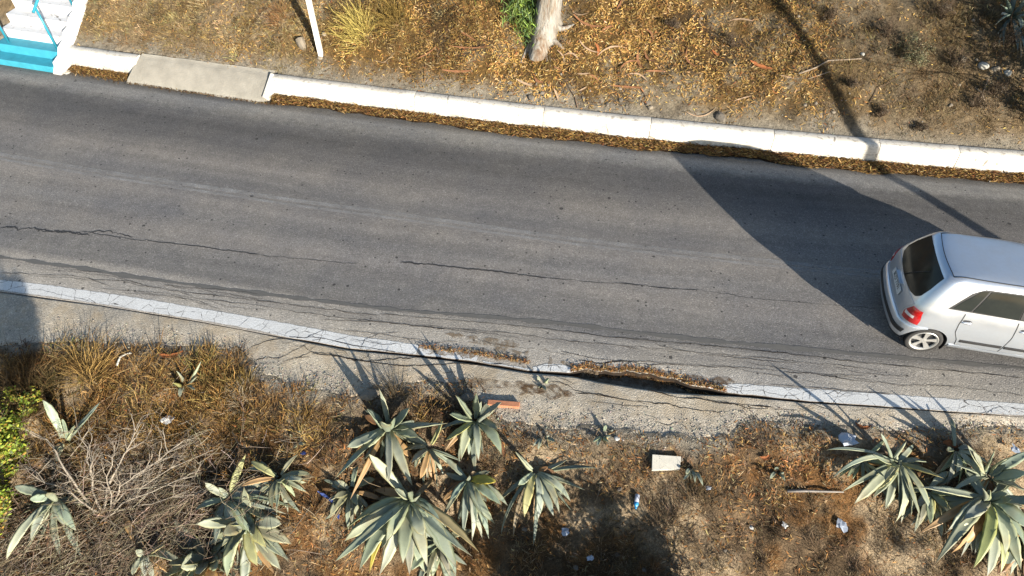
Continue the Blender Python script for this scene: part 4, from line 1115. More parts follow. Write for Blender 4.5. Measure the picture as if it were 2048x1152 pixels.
g1 = pebbles(x, y, surf(x, y)+.003, rng.uniform(.004, .013, m)*np.exp(rng.normal(0, .25, m)), pick([(.29,.265,.22), (.22,.20,.165), (.36,.33,.28), (.16,.14,.115)], [4,3,2,2], m, .15))
m = 5000; x, y = rand_xy(m, -9, 12, .28, 1.3); k = rng.uniform(0, 1, m) < np.clip(.4+2*fbm(x*1.5, y*1.5, 99), 0, 1)*sst(1.3, .3, y-K(x)); x, y = x[k], y[k]; m = len(x)
g2 = pebbles(x, y, h(x, y)+.005, rng.uniform(.008, .022, m), pick([(.17,.15,.12), (.12,.105,.085), (.21,.19,.16)], [3,3,2], m, .15))
stuff('gravel', [g1, g2], M['pebble'], 'loose pale gravel along the broken road edge', 'gravel')

# ================================================================== agaves
YEL, DRY, BRN, PAL = (.36, .30, .055), (.30, .19, .09), (.17, .09, .04), (.26, .28, .205)
GREEN = np.array([.205, .235, .178])
def agave_leaf(base, tip, w, arch, parent, col, twist=0.0, fold=.3, mat=None):
    """one fleshy tapering leaf as a closed mesh, points given relative to the plant"""
    base, tip = np.asarray(base, float), np.asarray(tip, float)
    ln = np.linalg.norm(tip-base); hz = (tip-base)*np.array([1, 1, 0]); hz /= np.linalg.norm(hz)+1e-9
    sd = np.array([-hz[1], hz[0], 0])*random.gauss(0, .07)*ln
    kink = random.uniform(.38, .62)                      # where the leaf gives way and hangs
    p1 = base+(tip-base)*kink*.62+np.array([0, 0, arch*1.05*ln])+sd
    p2 = base+(tip-base)*min(.9, kink+.28)+np.array([0, 0, arch*.75*ln])+sd*.6
    n = 15; t = np.linspace(0, 1, n)
    C = ((1-t)**3)[:, None]*base+(3*t*(1-t)**2)[:, None]*p1+(3*t*t*(1-t))[:, None]*p2+(t**3)[:, None]*tip
    T = np.gradient(C, axis=0); T /= np.linalg.norm(T, axis=1)[:, None]+1e-9
    wide = random.uniform(.42, .58)
    prof = np.interp(t, [0, .1, wide*.55, wide, wide+.2, .9, .96, 1], [.55, .55, .86, 1.0, .80, .27, .10, .01])
    th = np.interp(t, [0, .3, .6, 1], [.06, .034, .018, .004])
    S0 = np.cross(T[0], [0, 0, 1]); S0 /= np.linalg.norm(S0)+1e-9
    V, Cc = [], []
    wv, wf = random.uniform(0, 6), random.uniform(1.1, 2.0); asym = random.gauss(0, .10); edgec = random.uniform(.9, 1.25)
    blot = random.random() < .45; bt = random.uniform(.3, .9)
    for k in range(n):
        S = S0-T[k]*np.dot(S0, T[k]); S /= np.linalg.norm(S); N = np.cross(S, T[k])
        a = twist*t[k]+.12*math.sin(wv+t[k]*5); S, N = S*math.cos(a)+N*math.sin(a), N*math.cos(a)-S*math.sin(a)
        hw = w*.5*prof[k]
        fd = fold*(1.25-.95*t[k])
        wave = .10*math.sin(wv+k*wf); wave2 = .10*math.sin(wv*2+k*wf*1.15)
        for q in (-1, -.55, 0, .55, 1):
            e = (wave if q < 0 else wave2)*abs(q)**3
            V.append(C[k]+S*hw*(q*(1+.05*math.sin(wv+k*2.6+q))+asym*(1-q*q))+N*(abs(q)**1.4*hw*fd+e*hw))
        for q in (.6, 0, -.6): V.append(C[k]+S*q*hw+N*(abs(q)**1.4*hw*fd-th[k]))
        dry = np.clip((t[k]-.88)/.12, 0, 1)
        cc = col*(1-.14*math.cos(6.3*t[k]+wv))*(1-dry*.6)+np.array([.10, .05, .022])*dry*.6
        if blot: cc = cc*(1-.22*math.exp(-((t[k]-bt)/.07)**2))+np.array([.05, .03, .008])*math.exp(-((t[k]-bt)/.09)**2)
        edge = cc*np.array([1.10, 1.02, .80])*edgec
        Cc += [edge, cc, cc*.95, cc*1.03, edge, cc*.9, cc*.88, cc*.9]
    F = grid_faces(n, 8, True)
    me = np_mesh('leaf', np.array(V), [F, np.array([[0, 7, 6, 5]]), ], np.array(Cc), True)
    return link('leaf', me, mat or M['agave'], parent)
def agave(cx, cy, tips, label, w=.17, lift=.16, name='agave', col=GREEN, extra=0, rad=.5, group=None, hs=1.0):
    w *= 1.02
    g0 = at(cx, cy); base = g0+np.array([0, 0, lift])
    # the survey point is where the heart shows; the plant stands on the ground below it
    root = empty(name, tuple(g0)); tag(root, label, 'agave', group)
    for tp in tips:
        tx_, ty_ = tp[0], tp[1]
        dy = ty_-cy
        dz = tp[2] if len(tp) > 2 and tp[2] is not None else (.50 if dy < -25 else (.30 if dy < 20 else (.10 if dy < 60 else -.18)))
        dz *= hs
        ww = (tp[3]*1.02 if len(tp) > 3 and tp[3] else w)*random.uniform(.85, 1.15)
        c = np.array(tp[4]) if len(tp) > 4 else col*random.uniform(.82, 1.2)*np.array([random.uniform(.92, 1.1), 1, random.uniform(.88, 1.08)])
        tip = lev(tx_, ty_, base[2]+dz)
        gz = float(surf(tip[0], tip[1]))
        if tip[2] < gz+.03: tip = at(tx_, ty_, .03)
        v = tip-base; ln = np.linalg.norm(v); hz_ = v*np.array([1, 1, 0]); hz_ /= np.linalg.norm(hz_)+1e-9
        b = hz_*.05+np.array([0, 0, lift-.04])
        up = v[2]/ln
        arch = random.uniform(.16, .26) if up < .15 else (random.uniform(.05, .16) if up < .5 else random.uniform(-.02, .05))
        agave_leaf(b, v+np.array([0, 0, lift]), ww, arch, root, c, random.uniform(-.8, .8), random.uniform(.15, .5))
    for k in range(int(len(tips)*1.3) if w > .09 else 2):   # older leaves lying lower down
        a = random.gauss(-math.pi/2, 1.0); l_ = random.uniform(.6, 1.2)*rad*1.5
        q = base[:2]+np.array([math.cos(a), math.sin(a)])*l_; gz = float(surf(q[0], q[1]))
        v = np.array([q[0], q[1], gz+.05])-base
        cc = col*random.uniform(.6, .95) if random.random() < .55 else np.array(random.choice([DRY, BRN, PAL, (.22,.17,.10)]))*random.uniform(.7, 1)
        agave_leaf((v[0]*.08, v[1]*.08, lift-.1), v+np.array([0, 0, lift]), w*random.uniform(.45, .9), random.uniform(.02, .16), root, cc, random.uniform(-.8, .8), random.uniform(.2, .6))
    for k in range(min(extra, 1)):                      # small inner leaves round the heart
        a = random.uniform(0, 6.28); l_ = random.uniform(.5, 1)*rad
        v = np.array([math.cos(a)*l_*.45, math.sin(a)*l_*.45, l_*.8])
        agave_leaf((v[0]*.1, v[1]*.1, lift-.05), v+np.array([0, 0, lift]), w*.7, .02, root, col*random.uniform(.85, 1.1), random.uniform(-.3, .3), .5)
    return root
agave(778, 862, [(758,777,.50,.10,PAL),(734,818,.52),(819,815,.55),(872,846,.25,.20),(895,846,.30,.15),(838,874,.28,.14),(763,843,.62),(694,894,.12,.17),(669,958,.0,.14),(825,972,-.15,.17),(778,965,-.1,.14),(720,905,.05),(788,836,.5,.12),(700,1000,-.3,.08,DRY)],
      'agave with pale spreading leaves nearest the broken road edge', .16, .16, extra=2, rad=.4)
agave(951, 845, [(911,790,.45,.13),(952,786,.50,.13),(1003,804,.4,.12),(981,822,.45,.10),(899,828,.35),(891,881,.15,.12,(.27,.28,.12)),(922,920,-.1,.14),(957,921,-.1,.13),(967,909,-.08,.12),(1003,909,.0,.14),(997,861,.2,.11),(938,910,-.15,.10)],
      'compact upright agave with star shaped rosette beside the terracotta brick', .13, .14, extra=3, rad=.35)
agave(822, 1010, [(738,908,.55,.17,PAL),(669,1124,.0,.14),(688,1083,-.05,.17),(718,1141,-.25,.22),(739,1146,-.35,.15,YEL),(772,1084,.05,.2),(819,1150,-.35,.16),(855,1134,-.2,.21,PAL),(913,1137,-.2,.2),(912,1153,-.35,.17),(958,1104,-.1,.17,(.33,.27,.14)),(944,1112,-.15,.14),(866,1076,-.05,.2,PAL),(848,1072,.05,.17),(851,1146,-.45,.13),(806,1127,-.15,.21),(758,1152,-.4,.17),(815,985,.5,.12),(762,1098,-.1,.2),(840,990,.45,.12),(690,1060,-.2,.12,(.26,.28,.16)),(880,1040,.1,.15)],
      'largest grey green agave sprawling at the bottom of the picture', .19, .26, extra=3, rad=.45)
agave(937, 968, [(992,963,.25,.15,YEL),(1003,1010,.05,.15),(990,1048,-.1,.16),(978,1078,-.25,.13),(944,1082,-.3,.14),(952,1055,-.2,.14),(884,1038,-.1,.09,(.26,.25,.16)),(899,1003,.1,.09),(1016,1012,-.1,.08),(926,1070,-.3,.12),(955,1040,-.1,.14),(965,1078,-.35,.12)],
      'drooping agave with one bright yellow leaf', .14, .22, extra=1, rad=.3)
agave(1071, 950, [(1031,903,.35,.09,PAL),(1036,970,-.05,.09),(1049,1034,-.2,.13,(.30,.28,.13)),(1076,1038,-.25,.12),(1119,1027,-.15,.12),(1141,1003,-.05,.1),(1107,1032,-.2,.11),(1096,934,.05,.07,BRN),(1112,946,.0,.06,BRN),(1128,980,.0,.09)],
      'sparse agave with narrow spotted leaves right of the yellow leaved one', .11, .16)
for (cx, cy, tp, lab) in [
    (1205, 868, [(1186,884),(1195,892),(1218,884),(1212,850),(1222,872)], 'tiny agave sprout at the edge of the gravel'),
    (1384, 932, [(1366,960,None,None,PAL),(1406,972,None,None,PAL),(1390,966,None,None,PAL),(1398,942,None,None,DRY),(1372,948)], 'small pale agave leaning beside the white slab'),
    (1085, 872, [(1066,892),(1076,900,None,None,PAL),(1112,884),(1098,870)], 'tiny agave with flattened leaves on the gravel edge'),
    (1556, 940, [(1540,958),(1556,934),(1570,962),(1568,944)], 'small lone agave in the rusty leaf patch'),
    (1082, 766, [(1092,780),(1076,752),(1098,756)], 'green sprout growing in the leaf filled crack'),
    (592, 880, [(580,868),(600,862),(606,890),(588,896)], 'little agave beside the pale boulder ground patch')]:
    agave(cx, cy, tp, lab, .05, .04, 'agave_sprout', hs=.22, rad=.12)
agave(1786, 934, [(1708,1008,-.1,.13),(1683,984,-.05,.09),(1746,985,-.05,.17,(.27,.27,.15)),(1745,996,-.1,.14),(1790,1045,-.3,.13,PAL),(1796,1030,-.25,.14),(1802,1047,-.35,.1),(1821,1037,-.3,.1,PAL),(1841,1034,-.2,.1),(1886,956,.15,.09,(.22,.21,.1)),(1746,908,.4,.09),(1663,958,.05,.07),(1861,1024,-.15,.1),(1761,866,.55,.05),(1813,883,.4,.06),(1653,900,.2,.05),(1730,1000,-.1,.08),(1770,1020,-.25,.1)],
      'agave with many narrow drooping leaves left of the big right hand one', .11, .2, extra=2, rad=.3)
agave(1958, 1012, [(1838,974,.35,.13,PAL),(1896,1060,.0,.2,PAL),(1870,1127,-.25,.17),(1965,976,.55,.08),(1981,980,.45,.09),(2024,998,.35,.12),(1973,1154,-.35,.17),(1946,1137,-.3,.17,(.28,.31,.12)),(1888,1068,-.05,.1),(2042,1140,-.3,.17),(2001,1146,-.4,.14,(.29,.31,.13)),(1838,1067,-.15,.12,DRY),(2060,1060,-.05,.18),(2052,1100,-.2,.16),(2090,1010,.2,.17),(1925,1040,.1,.18),(2010,1110,-.2,.18)],
      'big broad leaved agave in the bottom right corner', .19, .28, extra=3, rad=.45)
agave(1968, 962, [(1935,890,.5,.10,PAL),(1946,903,.45,.1),(2024,913,.5,.12),(2056,945,.4,.15),(1908,929,.25,.08),(1990,900,.5,.1),(2070,900,.5,.12),(1900,985,-.1,.1),(2060,985,.1,.13)],
      'shaded agave standing behind the big one by the orange bark', .13, .2, extra=2, rad=.4)
agave(462, 1004, [(550,1050,-.1,.22),(530,964,.2,.18,PAL),(547,999,.1,.13),(599,1023,.0,.07),(566,1042,-.1,.07),(495,1086,-.15,.22,PAL),(522,1096,-.2,.18),(492,908,.4,.1,(.28,.28,.13)),(470,1125,-.3,.1,(.24,.19,.12)),(545,1116,-.25,.07),(410,965,.2,.12),(390,1020,.0,.13),(430,1090,-.2,.22),(575,1030,-.1,.06),(515,1060,-.1,.13)],
      'battered agave half buried in the dead twigs', .13, .18, extra=2, rad=.3)
agave(122, 1004, [(29,972,.2,.15),(62,1080,-.15,.14),(152,1061,-.1,.16),(95,985,.35,.12),(75,1035,.0,.15),(130,1050,-.1,.17),(14,1120,-.3,.13,PAL),(60,1000,.1,.13)],
      'agave with broad shaded leaves at the left edge below the green shrub', .15, .2)
agave(130, 884, [(85,800,.5,.11),(200,804,.45,.10),(124,838,.5,.07),(150,850,.3,.06)], 'agave showing only two long raised leaves in the grass', .1, .1, rad=.2)
agave(370, 770, [(402,722,.35,.06),(345,765,.2,.08,(.2,.2,.08)),(390,780,.05,.06),(352,742,.3,.05),(395,752,.2,.05),(360,795,.0,.06)], 'small half dry agave at the edge of the tall grass', .06, .08, rad=.18)
agave(300, 1112, [(272,1100,.2,.11),(290,1155,-.15,.13),(265,1150,-.1,.12),(345,1150,-.2,.14,DRY),(330,1090,.2,.12,(.27,.25,.15)),(380,1140,-.1,.14,PAL),(310,1160,-.2,.12)],
      'bleached agave under the twigs at the bottom edge', .13, .16)
for (cx, cy, rd_, w_, lab, n_) in [(560, 960, .42, .09, 'narrow leaved agave above the battered one', 16), (420, 1120, .62, .2, 'agave with broken bleached leaves at the bottom left', 16), (500, 1050, .6, .18, 'untidy agave between the battered one and the bottom edge', 16),
                                     (705, 985, .4, .1, 'thin leaved agave left of the largest one', 12), (880, 1090, .45, .13, 'agave crowded against the right side of the largest one', 12), (860, 900, .35, .09, 'withered agave between the three upper rosettes', 10),
                                     (1850, 985, .45, .11, 'agave wedged between the narrow leaved one and the big right hand one', 16), (1720, 925, .38, .06, 'grassy leaved agave beside the plastic bag', 18), (1905, 905, .4, .08, 'thin leaved agave near the orange bark', 14), (2040, 1075, .5, .15, 'agave cut off by the bottom right corner', 14)]:
    tp = []
    for k in range(n_):
        a = random.gauss(-math.pi/2, 1.15); r_ = rd_*random.uniform(.7, 1.3); c_ = at(cx, cy)
        hz_ = random.choice([.35, .15, 0, -.15, -.3, -.4])*rd_*1.5
        q = np.array([c_[0]+math.cos(a)*r_*(1 if hz_ < .2 else .7), c_[1]+math.sin(a)*r_*(1 if hz_ < .2 else .7), c_[2]+.14+hz_]); P_ = pxof(q)
        tp.append((float(P_[0]), float(P_[1]), hz_, w_*random.uniform(.7, 1.2), tuple(GREEN*random.uniform(.6, 1.15)*np.array([random.uniform(.95, 1.2), 1, random.uniform(.75, 1)])) if random.random() < .75 else random.choice([PAL, DRY, (.27,.27,.13)])))
    agave(cx, cy, tp, lab, w_, .14, rad=rd_*.8)
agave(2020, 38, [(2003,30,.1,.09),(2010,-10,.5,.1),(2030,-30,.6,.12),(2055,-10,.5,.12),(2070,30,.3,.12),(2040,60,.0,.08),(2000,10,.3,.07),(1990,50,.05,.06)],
      'dark blue agave in the shade at the top right corner', .1, .12, col=np.array([.12, .16, .15]))  # shade of this corner is put into the darker, bluer leaf colour

# ================================================================== trees, shrubs, dead wood
def twigs(parts_out, p, d, ln, r, depth, col, spread=.6, seg=4, kids=(2, 4), shrink=.68, sag=0.0, mb=None):
    """recursive limb written into MB"""
    pts = [np.array(p)]; d = np.array(d, float); d /= np.linalg.norm(d)
    for k in range(seg):
        d = d+np.array([random.gauss(0, .16), random.gauss(0, .16), random.gauss(0, .12)-sag]); d /= np.linalg.norm(d)
        pts.append(pts[-1]+d*ln/seg)
    mb.tube(pts, np.linspace(r, r*.55, seg+1), 5 if depth > 1 else 3, False)
    if depth <= 0: return
    for k in range(random.randint(*kids)):
        i = random.randint(1, seg); a = np.array([random.gauss(0, spread), random.gauss(0, spread), random.gauss(.1, spread*.6)])
        twigs(parts_out, pts[i], d+a, ln*shrink*random.uniform(.7, 1.2), r*.55, depth-1, col, spread, seg, kids, shrink, sag, mb)
def flat_col(o, c, var=.2):
    n = len(o.data.vertices); cc = np.tile(np.array(c), (n, 1))*np.exp(rng.normal(0, var, (n, 1)))
    put_col(o.data, cc); return o
# eucalyptus
tb = at(1088, 64)
tree = empty('eucalyptus_tree', tuple(tb)); tag(tree, 'eucalyptus tree with peeling white and tan bark at the top edge', 'tree')
n, m = 26, 28; V = []
for k in range(n):
    t = k/(n-1); zc = -.35+9*t**1.35
    cxx, cyy = .10*zc+.03*math.sin(zc*1.3), .10*zc*.4
    r0 = np.interp(zc, [-.35, 0, .25, .8, 2, 5, 9], [.42, .34, .27, .245, .25, .2, .12])
    for j in range(m):
        a = 2*math.pi*j/m
        fl = .28*max(0, .45-zc)*max(0, math.sin(3*a+.6))+.022*math.sin(5*a+zc*2)+.03*float(fbm(a*2, zc*2, 8))
        V.append((cxx+(r0+fl)*math.cos(a), cyy+(r0+fl)*math.sin(a), zc))
link('trunk', np_mesh('trunk', np.array(V), grid_faces(n, m, True), None, True), M['trunk'], tree)
for k in range(7):
    a = -2.6+k*.78+random.uniform(-.2, .2); ln = random.uniform(.35, .65); pts = []
    for q in np.linspace(0, 1, 6):
        r_ = .16+ln*q; xx_, yy_ = tb[0]+math.cos(a+.25*q)*r_, tb[1]+math.sin(a+.25*q)*r_
        pts.append((xx_-tb[0], yy_-tb[1], float(h(xx_, yy_))-tb[2]+.16*(1-q)**2-.03*q))
    MB().tube(pts, [.11, .085, .065, .05, .035, .02], 8).build('root', M['trunk'], tree, True)
mb = MB(); crown_pts = []
for k in range(9):
    z0 = 4.2+k*.55; a = k*2.4; p = np.array([.1*z0, .04*z0, z0]); d = np.array([math.cos(a), math.sin(a), .7])
    q = [p+d*1.9*t+np.array([0, 0, .25*t*t]) for t in np.linspace(0, 1, 6)]
    mb.tube(q, np.linspace(.09, .03, 6), 6, False); crown_pts += [q[3], q[4], q[5]]
mb.build('limb', M['trunk'], tree, True)
def spray(ctrs, per, rad, ln, wd, cols, wts, hang=.9, name='crown', parent=None, mat=None, loc=np.zeros(3)):
    ctrs = np.array(ctrs); i = np.repeat(np.arange(len(ctrs)), per); m = len(i)
    P = ctrs[i]+rng.normal(0, 1, (m, 3))*np.asarray(rad)
    d = np.stack([rng.normal(0, .6, m), rng.normal(0, .6, m), -hang+rng.normal(0, .35, m)], -1); d /= np.linalg.norm(d, axis=1)[:, None]
    nn = rng.normal(0, 1, (m, 3)); nn -= d*np.sum(nn*d, 1)[:, None]; nn /= np.linalg.norm(nn, axis=1)[:, None]
    v, f, c = leaves(P, nn, rng.uniform(.7, 1.3, m)*ln, rng.uniform(.7, 1.2, m)*wd, pick(cols, wts, m), .1, .12, 0, d)
    return link(name, np_mesh(name, v, f, c), mat or M['foliage'], parent)
spray(crown_pts, 130, .42, .17, .022, [(.07,.11,.04), (.10,.14,.055), (.05,.08,.03)], [3,2,2], name='crown', parent=tree)
# basal shoots hanging beside the trunk
sh = []
for (ax, ay, hh) in [(1040,12,.5),(1052,25,.55),(1062,40,.35),(1070,10,.7),(1048,50,.3),(1030,30,.35),(1070,62,.15),(1060,72,.12),(1040,-20,.7),(1060,-25,.9),(1020,-15,.6),(1075,-10,.9),(1032,20,.2),(1045,8,.3),(1072,35,.2),(1058,55,.1),(1078,50,.1)]:
    sh.append(at(ax, ay+14)+np.array([0, -.08, hh*.35+.12])-tb)
spray(sh, 90, (.13, .10, .16), .19, .017, [(.19,.27,.045), (.13,.20,.05), (.09,.15,.06), (.24,.31,.07)], [3,3,2,2], hang=1.0, name='basal_shoots', parent=tree)
sh = [at(a, b)+np.array([0, -.1, .25])-tb for a, b in [(935,-14),(950,-8),(965,-4),(985,-10),(1000,-16),(920,-25),(1010,0),(975,-25)]]
spray(sh, 38, (.17, .12, .10), .18, .016, [(.12,.18,.035), (.08,.13,.04), (.15,.2,.05)], [2,2,1], hang=.9, name='basal_shoots', parent=tree)

def shrub(name, px, py, label, cat, rx, rz, cols, wts, nleaf, ln, wd, nstem=9, scol=(.12, .085, .05), pos=None, ht=None, thin=.004, group=None):
    g0 = np.array(pos) if pos is not None else at(px, py)
    root = empty(name, tuple(g0)); tag(root, label, cat, group)
    mb = MB(); ends = []
    for k in range(nstem):
        a = random.uniform(0, 6.28); e = random.uniform(.2, 1.0)
        d = np.array([math.cos(a)*e, math.sin(a)*e, 1.1]); d /= np.linalg.norm(d)
        twigs(None, np.zeros(3), d, rz*.75, thin*1.8, 2, None, .5, 4, (3, 5), .6, 0, mb)
    st_ = flat_col(mb.build('stems', M['twig'], root), scol); st_['kind'] = 'stuff'
    if nleaf:
        nc_ = max(8, nleaf//110); d = rng.normal(0, 1, (nc_, 3)); d /= np.linalg.norm(d, axis=1)[:, None]
        ctr_ = d*(rng.uniform(.15, 1.1, nc_)**.7)[:, None]*np.array([rx, rx, rz*.6])+np.array([0, 0, rz*.5])
        i_ = rng.integers(0, nc_, nleaf); P = ctr_[i_]+rng.normal(0, 1, (nleaf, 3))*rx*rng.uniform(.08, .24, nc_)[i_][:, None]
        P = P[P[:, 2] > -.02]
        m = len(P); nn = P-np.array([0, 0, rz*.3]); nn /= np.linalg.norm(nn, axis=1)[:, None]; nn += rng.normal(0, .5, (m, 3)); nn /= np.linalg.norm(nn, axis=1)[:, None]
        v, f, c = leaves(P, nn, rng.uniform(.7, 1.3, m)*ln, rng.uniform(.7, 1.3, m)*wd, pick(cols, wts, m), .4, .2, 0)
        fo = link('foliage', np_mesh('foliage', v, f, c), M['foliage'], root); fo['kind'] = 'stuff'
    return root
LIME = [(.22,.28,.025), (.15,.22,.03), (.30,.29,.04), (.28,.17,.035), (.07,.10,.02)]
shrub('green_shrub', 10, 915, 'bright lime green shrub at the left picture edge', 'shrub', .5, 1.05, LIME, [4,4,3,1.2,1.2], 7000, .06, .026)
shrub('green_shrub', 52, 812, 'low lime green shrub above the raised agave leaves', 'shrub', .24, .3, LIME, [4,4,2,3,2], 1800, .05, .022)
shrub('green_shrub', 8, 1030, 'lime green shrub at the left edge above the bleached agave leaf', 'shrub', .32, .6, LIME, [3,3,3,2.5,2], 2600, .055, .024)
shrub('grey_shrub', 1822, 118, 'sparse grey green shrub on the right part of the bank', 'shrub', .34, .5, [(.16,.15,.075), (.11,.115,.06), (.21,.18,.10), (.07,.065,.035)], [4,3,2,2], 2600, .035, .012, 12)
BROWN = [(.10,.07,.04), (.06,.042,.026), (.15,.11,.065)]
for (px, py, rx, rz, lab) in [(1905,135,.26,.36,'dark dry bush above the white stones at right'), (1775,78,.28,.42,'dark brown bush left of the grey green shrub'), (1465,95,.2,.28,'small dark bush among the bark strips'),
                              (1700,175,.18,.22,'low dry bush beside the long pole shadow'), (1945,215,.26,.3,'low rusty bush near the right end of the kerb'), (1840,262,.15,.18,'small dry tuft close behind the kerb'),
                              (1345,55,.17,.2,'little dark bush among the golden leaves right of the tree'), (2010,95,.4,.5,'dark leafy bush in the shade at the right edge'), (1880,40,.3,.4,'brown bush at the top edge left of the shaded agave'), (1985,190,.3,.32,'rusty bush below the two whitish stones'), (1655,40,.22,.26,'dry bush at the top edge right of the long pole shadow'), (1760,235,.2,.22,'dry bush close to the kerb right of the pole shadow')]:
    shrub('dry_bush', px, py, lab, 'bush', rx, rz, BROWN, [3,3,2], 900, .03, .008, 10, (.085,.06,.04))
# straw tufts
def tuft(px, py, label, nb, ln, spread, cols, lean, wd=.007, up=1.0):
    g0 = at(px, py); c = clumps(np.array([g0[0]]), np.array([g0[1]]), nb, ln, spread, wd, cols, [1]*len(cols), lean, surf, up, .45)
    V = c[0]-g0; o = link('grass_tuft', np_mesh('grass_tuft', V, c[1], c[2]*np.exp(rng.normal(0, .2, (len(c[2])//5, 1))).repeat(5, 0)), M['straw'], None, tuple(g0)); tag(o, label, 'grass tuft')
TY = [(.24,.185,.06), (.20,.15,.045)]
tuft(720, 62, 'big yellow grass tuft right of the white post', 420, .62, .42, TY, (-.45, -.1), .008)
tuft(790, 40, 'yellow grass tuft farther right of the white post', 320, .55, .38, TY, (-.2, -.25), .008)
tuft(560, 30, 'straw tuft left of the white post', 260, .45, .35, [(.19,.125,.045)], (-.2, -.2))
tuft(880, 28, 'grey straw tuft left of the green tree shoots', 180, .35, .3, [(.15,.12,.075)], (-.1, -.2))
tuft(100, 775, 'tall dark grass tuft at the left road edge', 520, .62, .42, [(.10,.07,.028)], (.15, -.25))
tuft(40, 790, 'tall grass tuft at the far left edge of the verge', 620, .75, .42, [(.10,.07,.03)], (.1, -.3))
tuft(180, 745, 'tan grass tuft below the road edge at left', 260, .5, .35, [(.24,.155,.05)], (.35, .1))
tuft(790, 790, 'dead grey weed stalks behind the upper agave', 150, .42, .22, [(.12,.08,.05)], (-.1, .1), .005)
tuft(480, 800, 'grey weed clump at the right end of the tall grass', 420, .34, .34, [(.13,.10,.075)], (.0, .1), .005)
tuft(330, 850, 'golden grass tuft beside the crumpled white paper', 260, .4, .35, [(.24,.15,.045)], (.3, .1))
tuft(1330, 1040, 'dry twiggy weed right of the blue bottle', 260, .42, .3, [(.14,.095,.055)], (.1, .1), .005)
tuft(1390, 985, 'brown weed clump below the white slab', 260, .34, .3, [(.11,.07,.04)], (.1, .1), .005)
# dead branched shrub
g0 = at(205, 1030); ds = empty('dead_shrub', tuple(g0)); tag(ds, 'leafless dead shrub with bare branching limbs', 'dead shrub')
for (tx_, ty_, hh, r_) in [(95,880,.75,.024),(170,880,.7,.021),(270,870,.75,.022),(355,890,.65,.021),(410,905,.6,.014),(450,985,.4,.014),(60,940,.6,.015),(300,930,.8,.016),(230,900,.9,.014),(390,950,.5,.014)]:
    tip = lev(tx_, ty_, g0[2]+hh)-g0; mb = MB()
    p0 = np.array([random.uniform(-.12, .12), random.uniform(-.08, .08), -.05]); d = tip-p0; ln = np.linalg.norm(d)
    pts = [p0+d*t+np.array([random.gauss(0, .025), random.gauss(0, .025), .12*math.sin(t*3.1)]) for t in np.linspace(0, 1, 8)]
    mb.tube(pts, np.linspace(r_, r_*.3, 8), 6, False)
    for k in range(11):
        i = random.randint(2, 7); a = d/ln+np.array([random.gauss(0, .6), random.gauss(0, .6), random.gauss(0, .35)])
        twigs(None, pts[i], a, random.uniform(.18, .42), r_*.36, 2, None, .55, 4, (2, 3), .62, 0, mb)
    flat_col(mb.build('branch', M['twig'], ds, True), (.25,.215,.17), .15)
# brushwood
m = 3000; mb = MB()
xx, yy = filtered(24000, -8.5, -2, .6, 4.4, False, lambda x, y, px, py: np.clip(bump(px, py, 130, 1110, 200, 90)+.9*bump(px, py, 330, 1050, 150, 110)+.35*bump(px, py, 300, 950, 200, 80), 0, 1))
for k in range(min(m, len(xx))):
    a = random.uniform(0, 6.28); ln = random.uniform(.2, .6); z0 = float(h(xx[k], yy[k]))+random.uniform(.0, .22)
    d = np.array([math.cos(a), math.sin(a), random.gauss(.1, .3)]); p = np.array([xx[k], yy[k], z0]); s_ = np.array([-d[1], d[0], 0])*random.gauss(0, .25)
    mb.tube([p, p+d*ln*.35+s_*ln*.3, p+d*ln*.7+s_*ln*.45, p+d*ln+s_*ln*.2-np.array([0, 0, .04])], [.0045, .004, .003, .002], 3, False)
o = mb.build('brushwood', M['twig']); nv = len(o.data.vertices)
put_col(o.data, np.repeat(pick([(.19,.15,.105), (.12,.09,.06), (.26,.21,.155)], [3,3,1.5], nv//12, .28), 12, 0)); tag(o, 'tangle of dry grey twigs covering the bottom left corner', 'brushwood', None, 'stuff')
# shrubs beyond the picture whose shadows reach into it
for k, (x_, y_, rx, rz) in enumerate([(2.5,1.85,.7,1.75),(1.2,1.85,.65,1.7),(5.6,1.3,.45,1.2),(11.75,11.2,.85,3.0)]):
    shrub('roadside_bush', 0, 0, ['bush below the bottom picture edge right of the middle','bush below the bottom edge near the middle','bush below the bottom edge towards the right corner','bush beyond the right edge of the bank'][k], 'bush', rx, rz, [(.07,.08,.03), (.05,.06,.025), (.10,.09,.04)], [3,3,2], 6500, .10, .04, 10, pos=(x_, y_, float(h(x_, y_))), thin=.01)
yt = empty('young_tree', (-4.0, .4, float(h(-4.0, .4)))); tag(yt, 'slender young tree standing below the bottom picture edge', 'tree'); zt = 2.1-float(h(-4.0, .4))
MB().tube([(0, 0, -.2), (.03, .02, zt*.5), (0, 0, zt)], [.035, .028, .015], 8).build('trunk', M['trunk'], yt, True)
d = rng.normal(0, 1, (3200, 3)); d /= np.linalg.norm(d, axis=1)[:, None]; r = rng.uniform(0, 1, 3200)**.4*(1+.6*fbm(d[:, 0]*2, d[:, 1]*2+d[:, 2], 3)); P = d*r[:, None]*np.array([.42, .42, .42])+np.array([0, 0, zt])
v, f, c = leaves(P, d, rng.uniform(.07, .13, 3200), rng.uniform(.02, .04, 3200), pick([(.10,.14,.03), (.07,.10,.025)], [1,1], 3200), .4, .2, 0)
link('crown', np_mesh('crown', v, f, c), M['foliage'], yt)
px_, py_ = 13.0, 2.85
MB().tube([(0, 0, -.4), (0, 0, 9.6)], [.13, .085], 12).build('utility_pole', M['wood'], None, True, (px_, py_, float(h(px_, py_))))
tag(bpy.data.objects['utility_pole'], 'wooden utility pole beyond the right edge that throws the long shadow', 'pole')

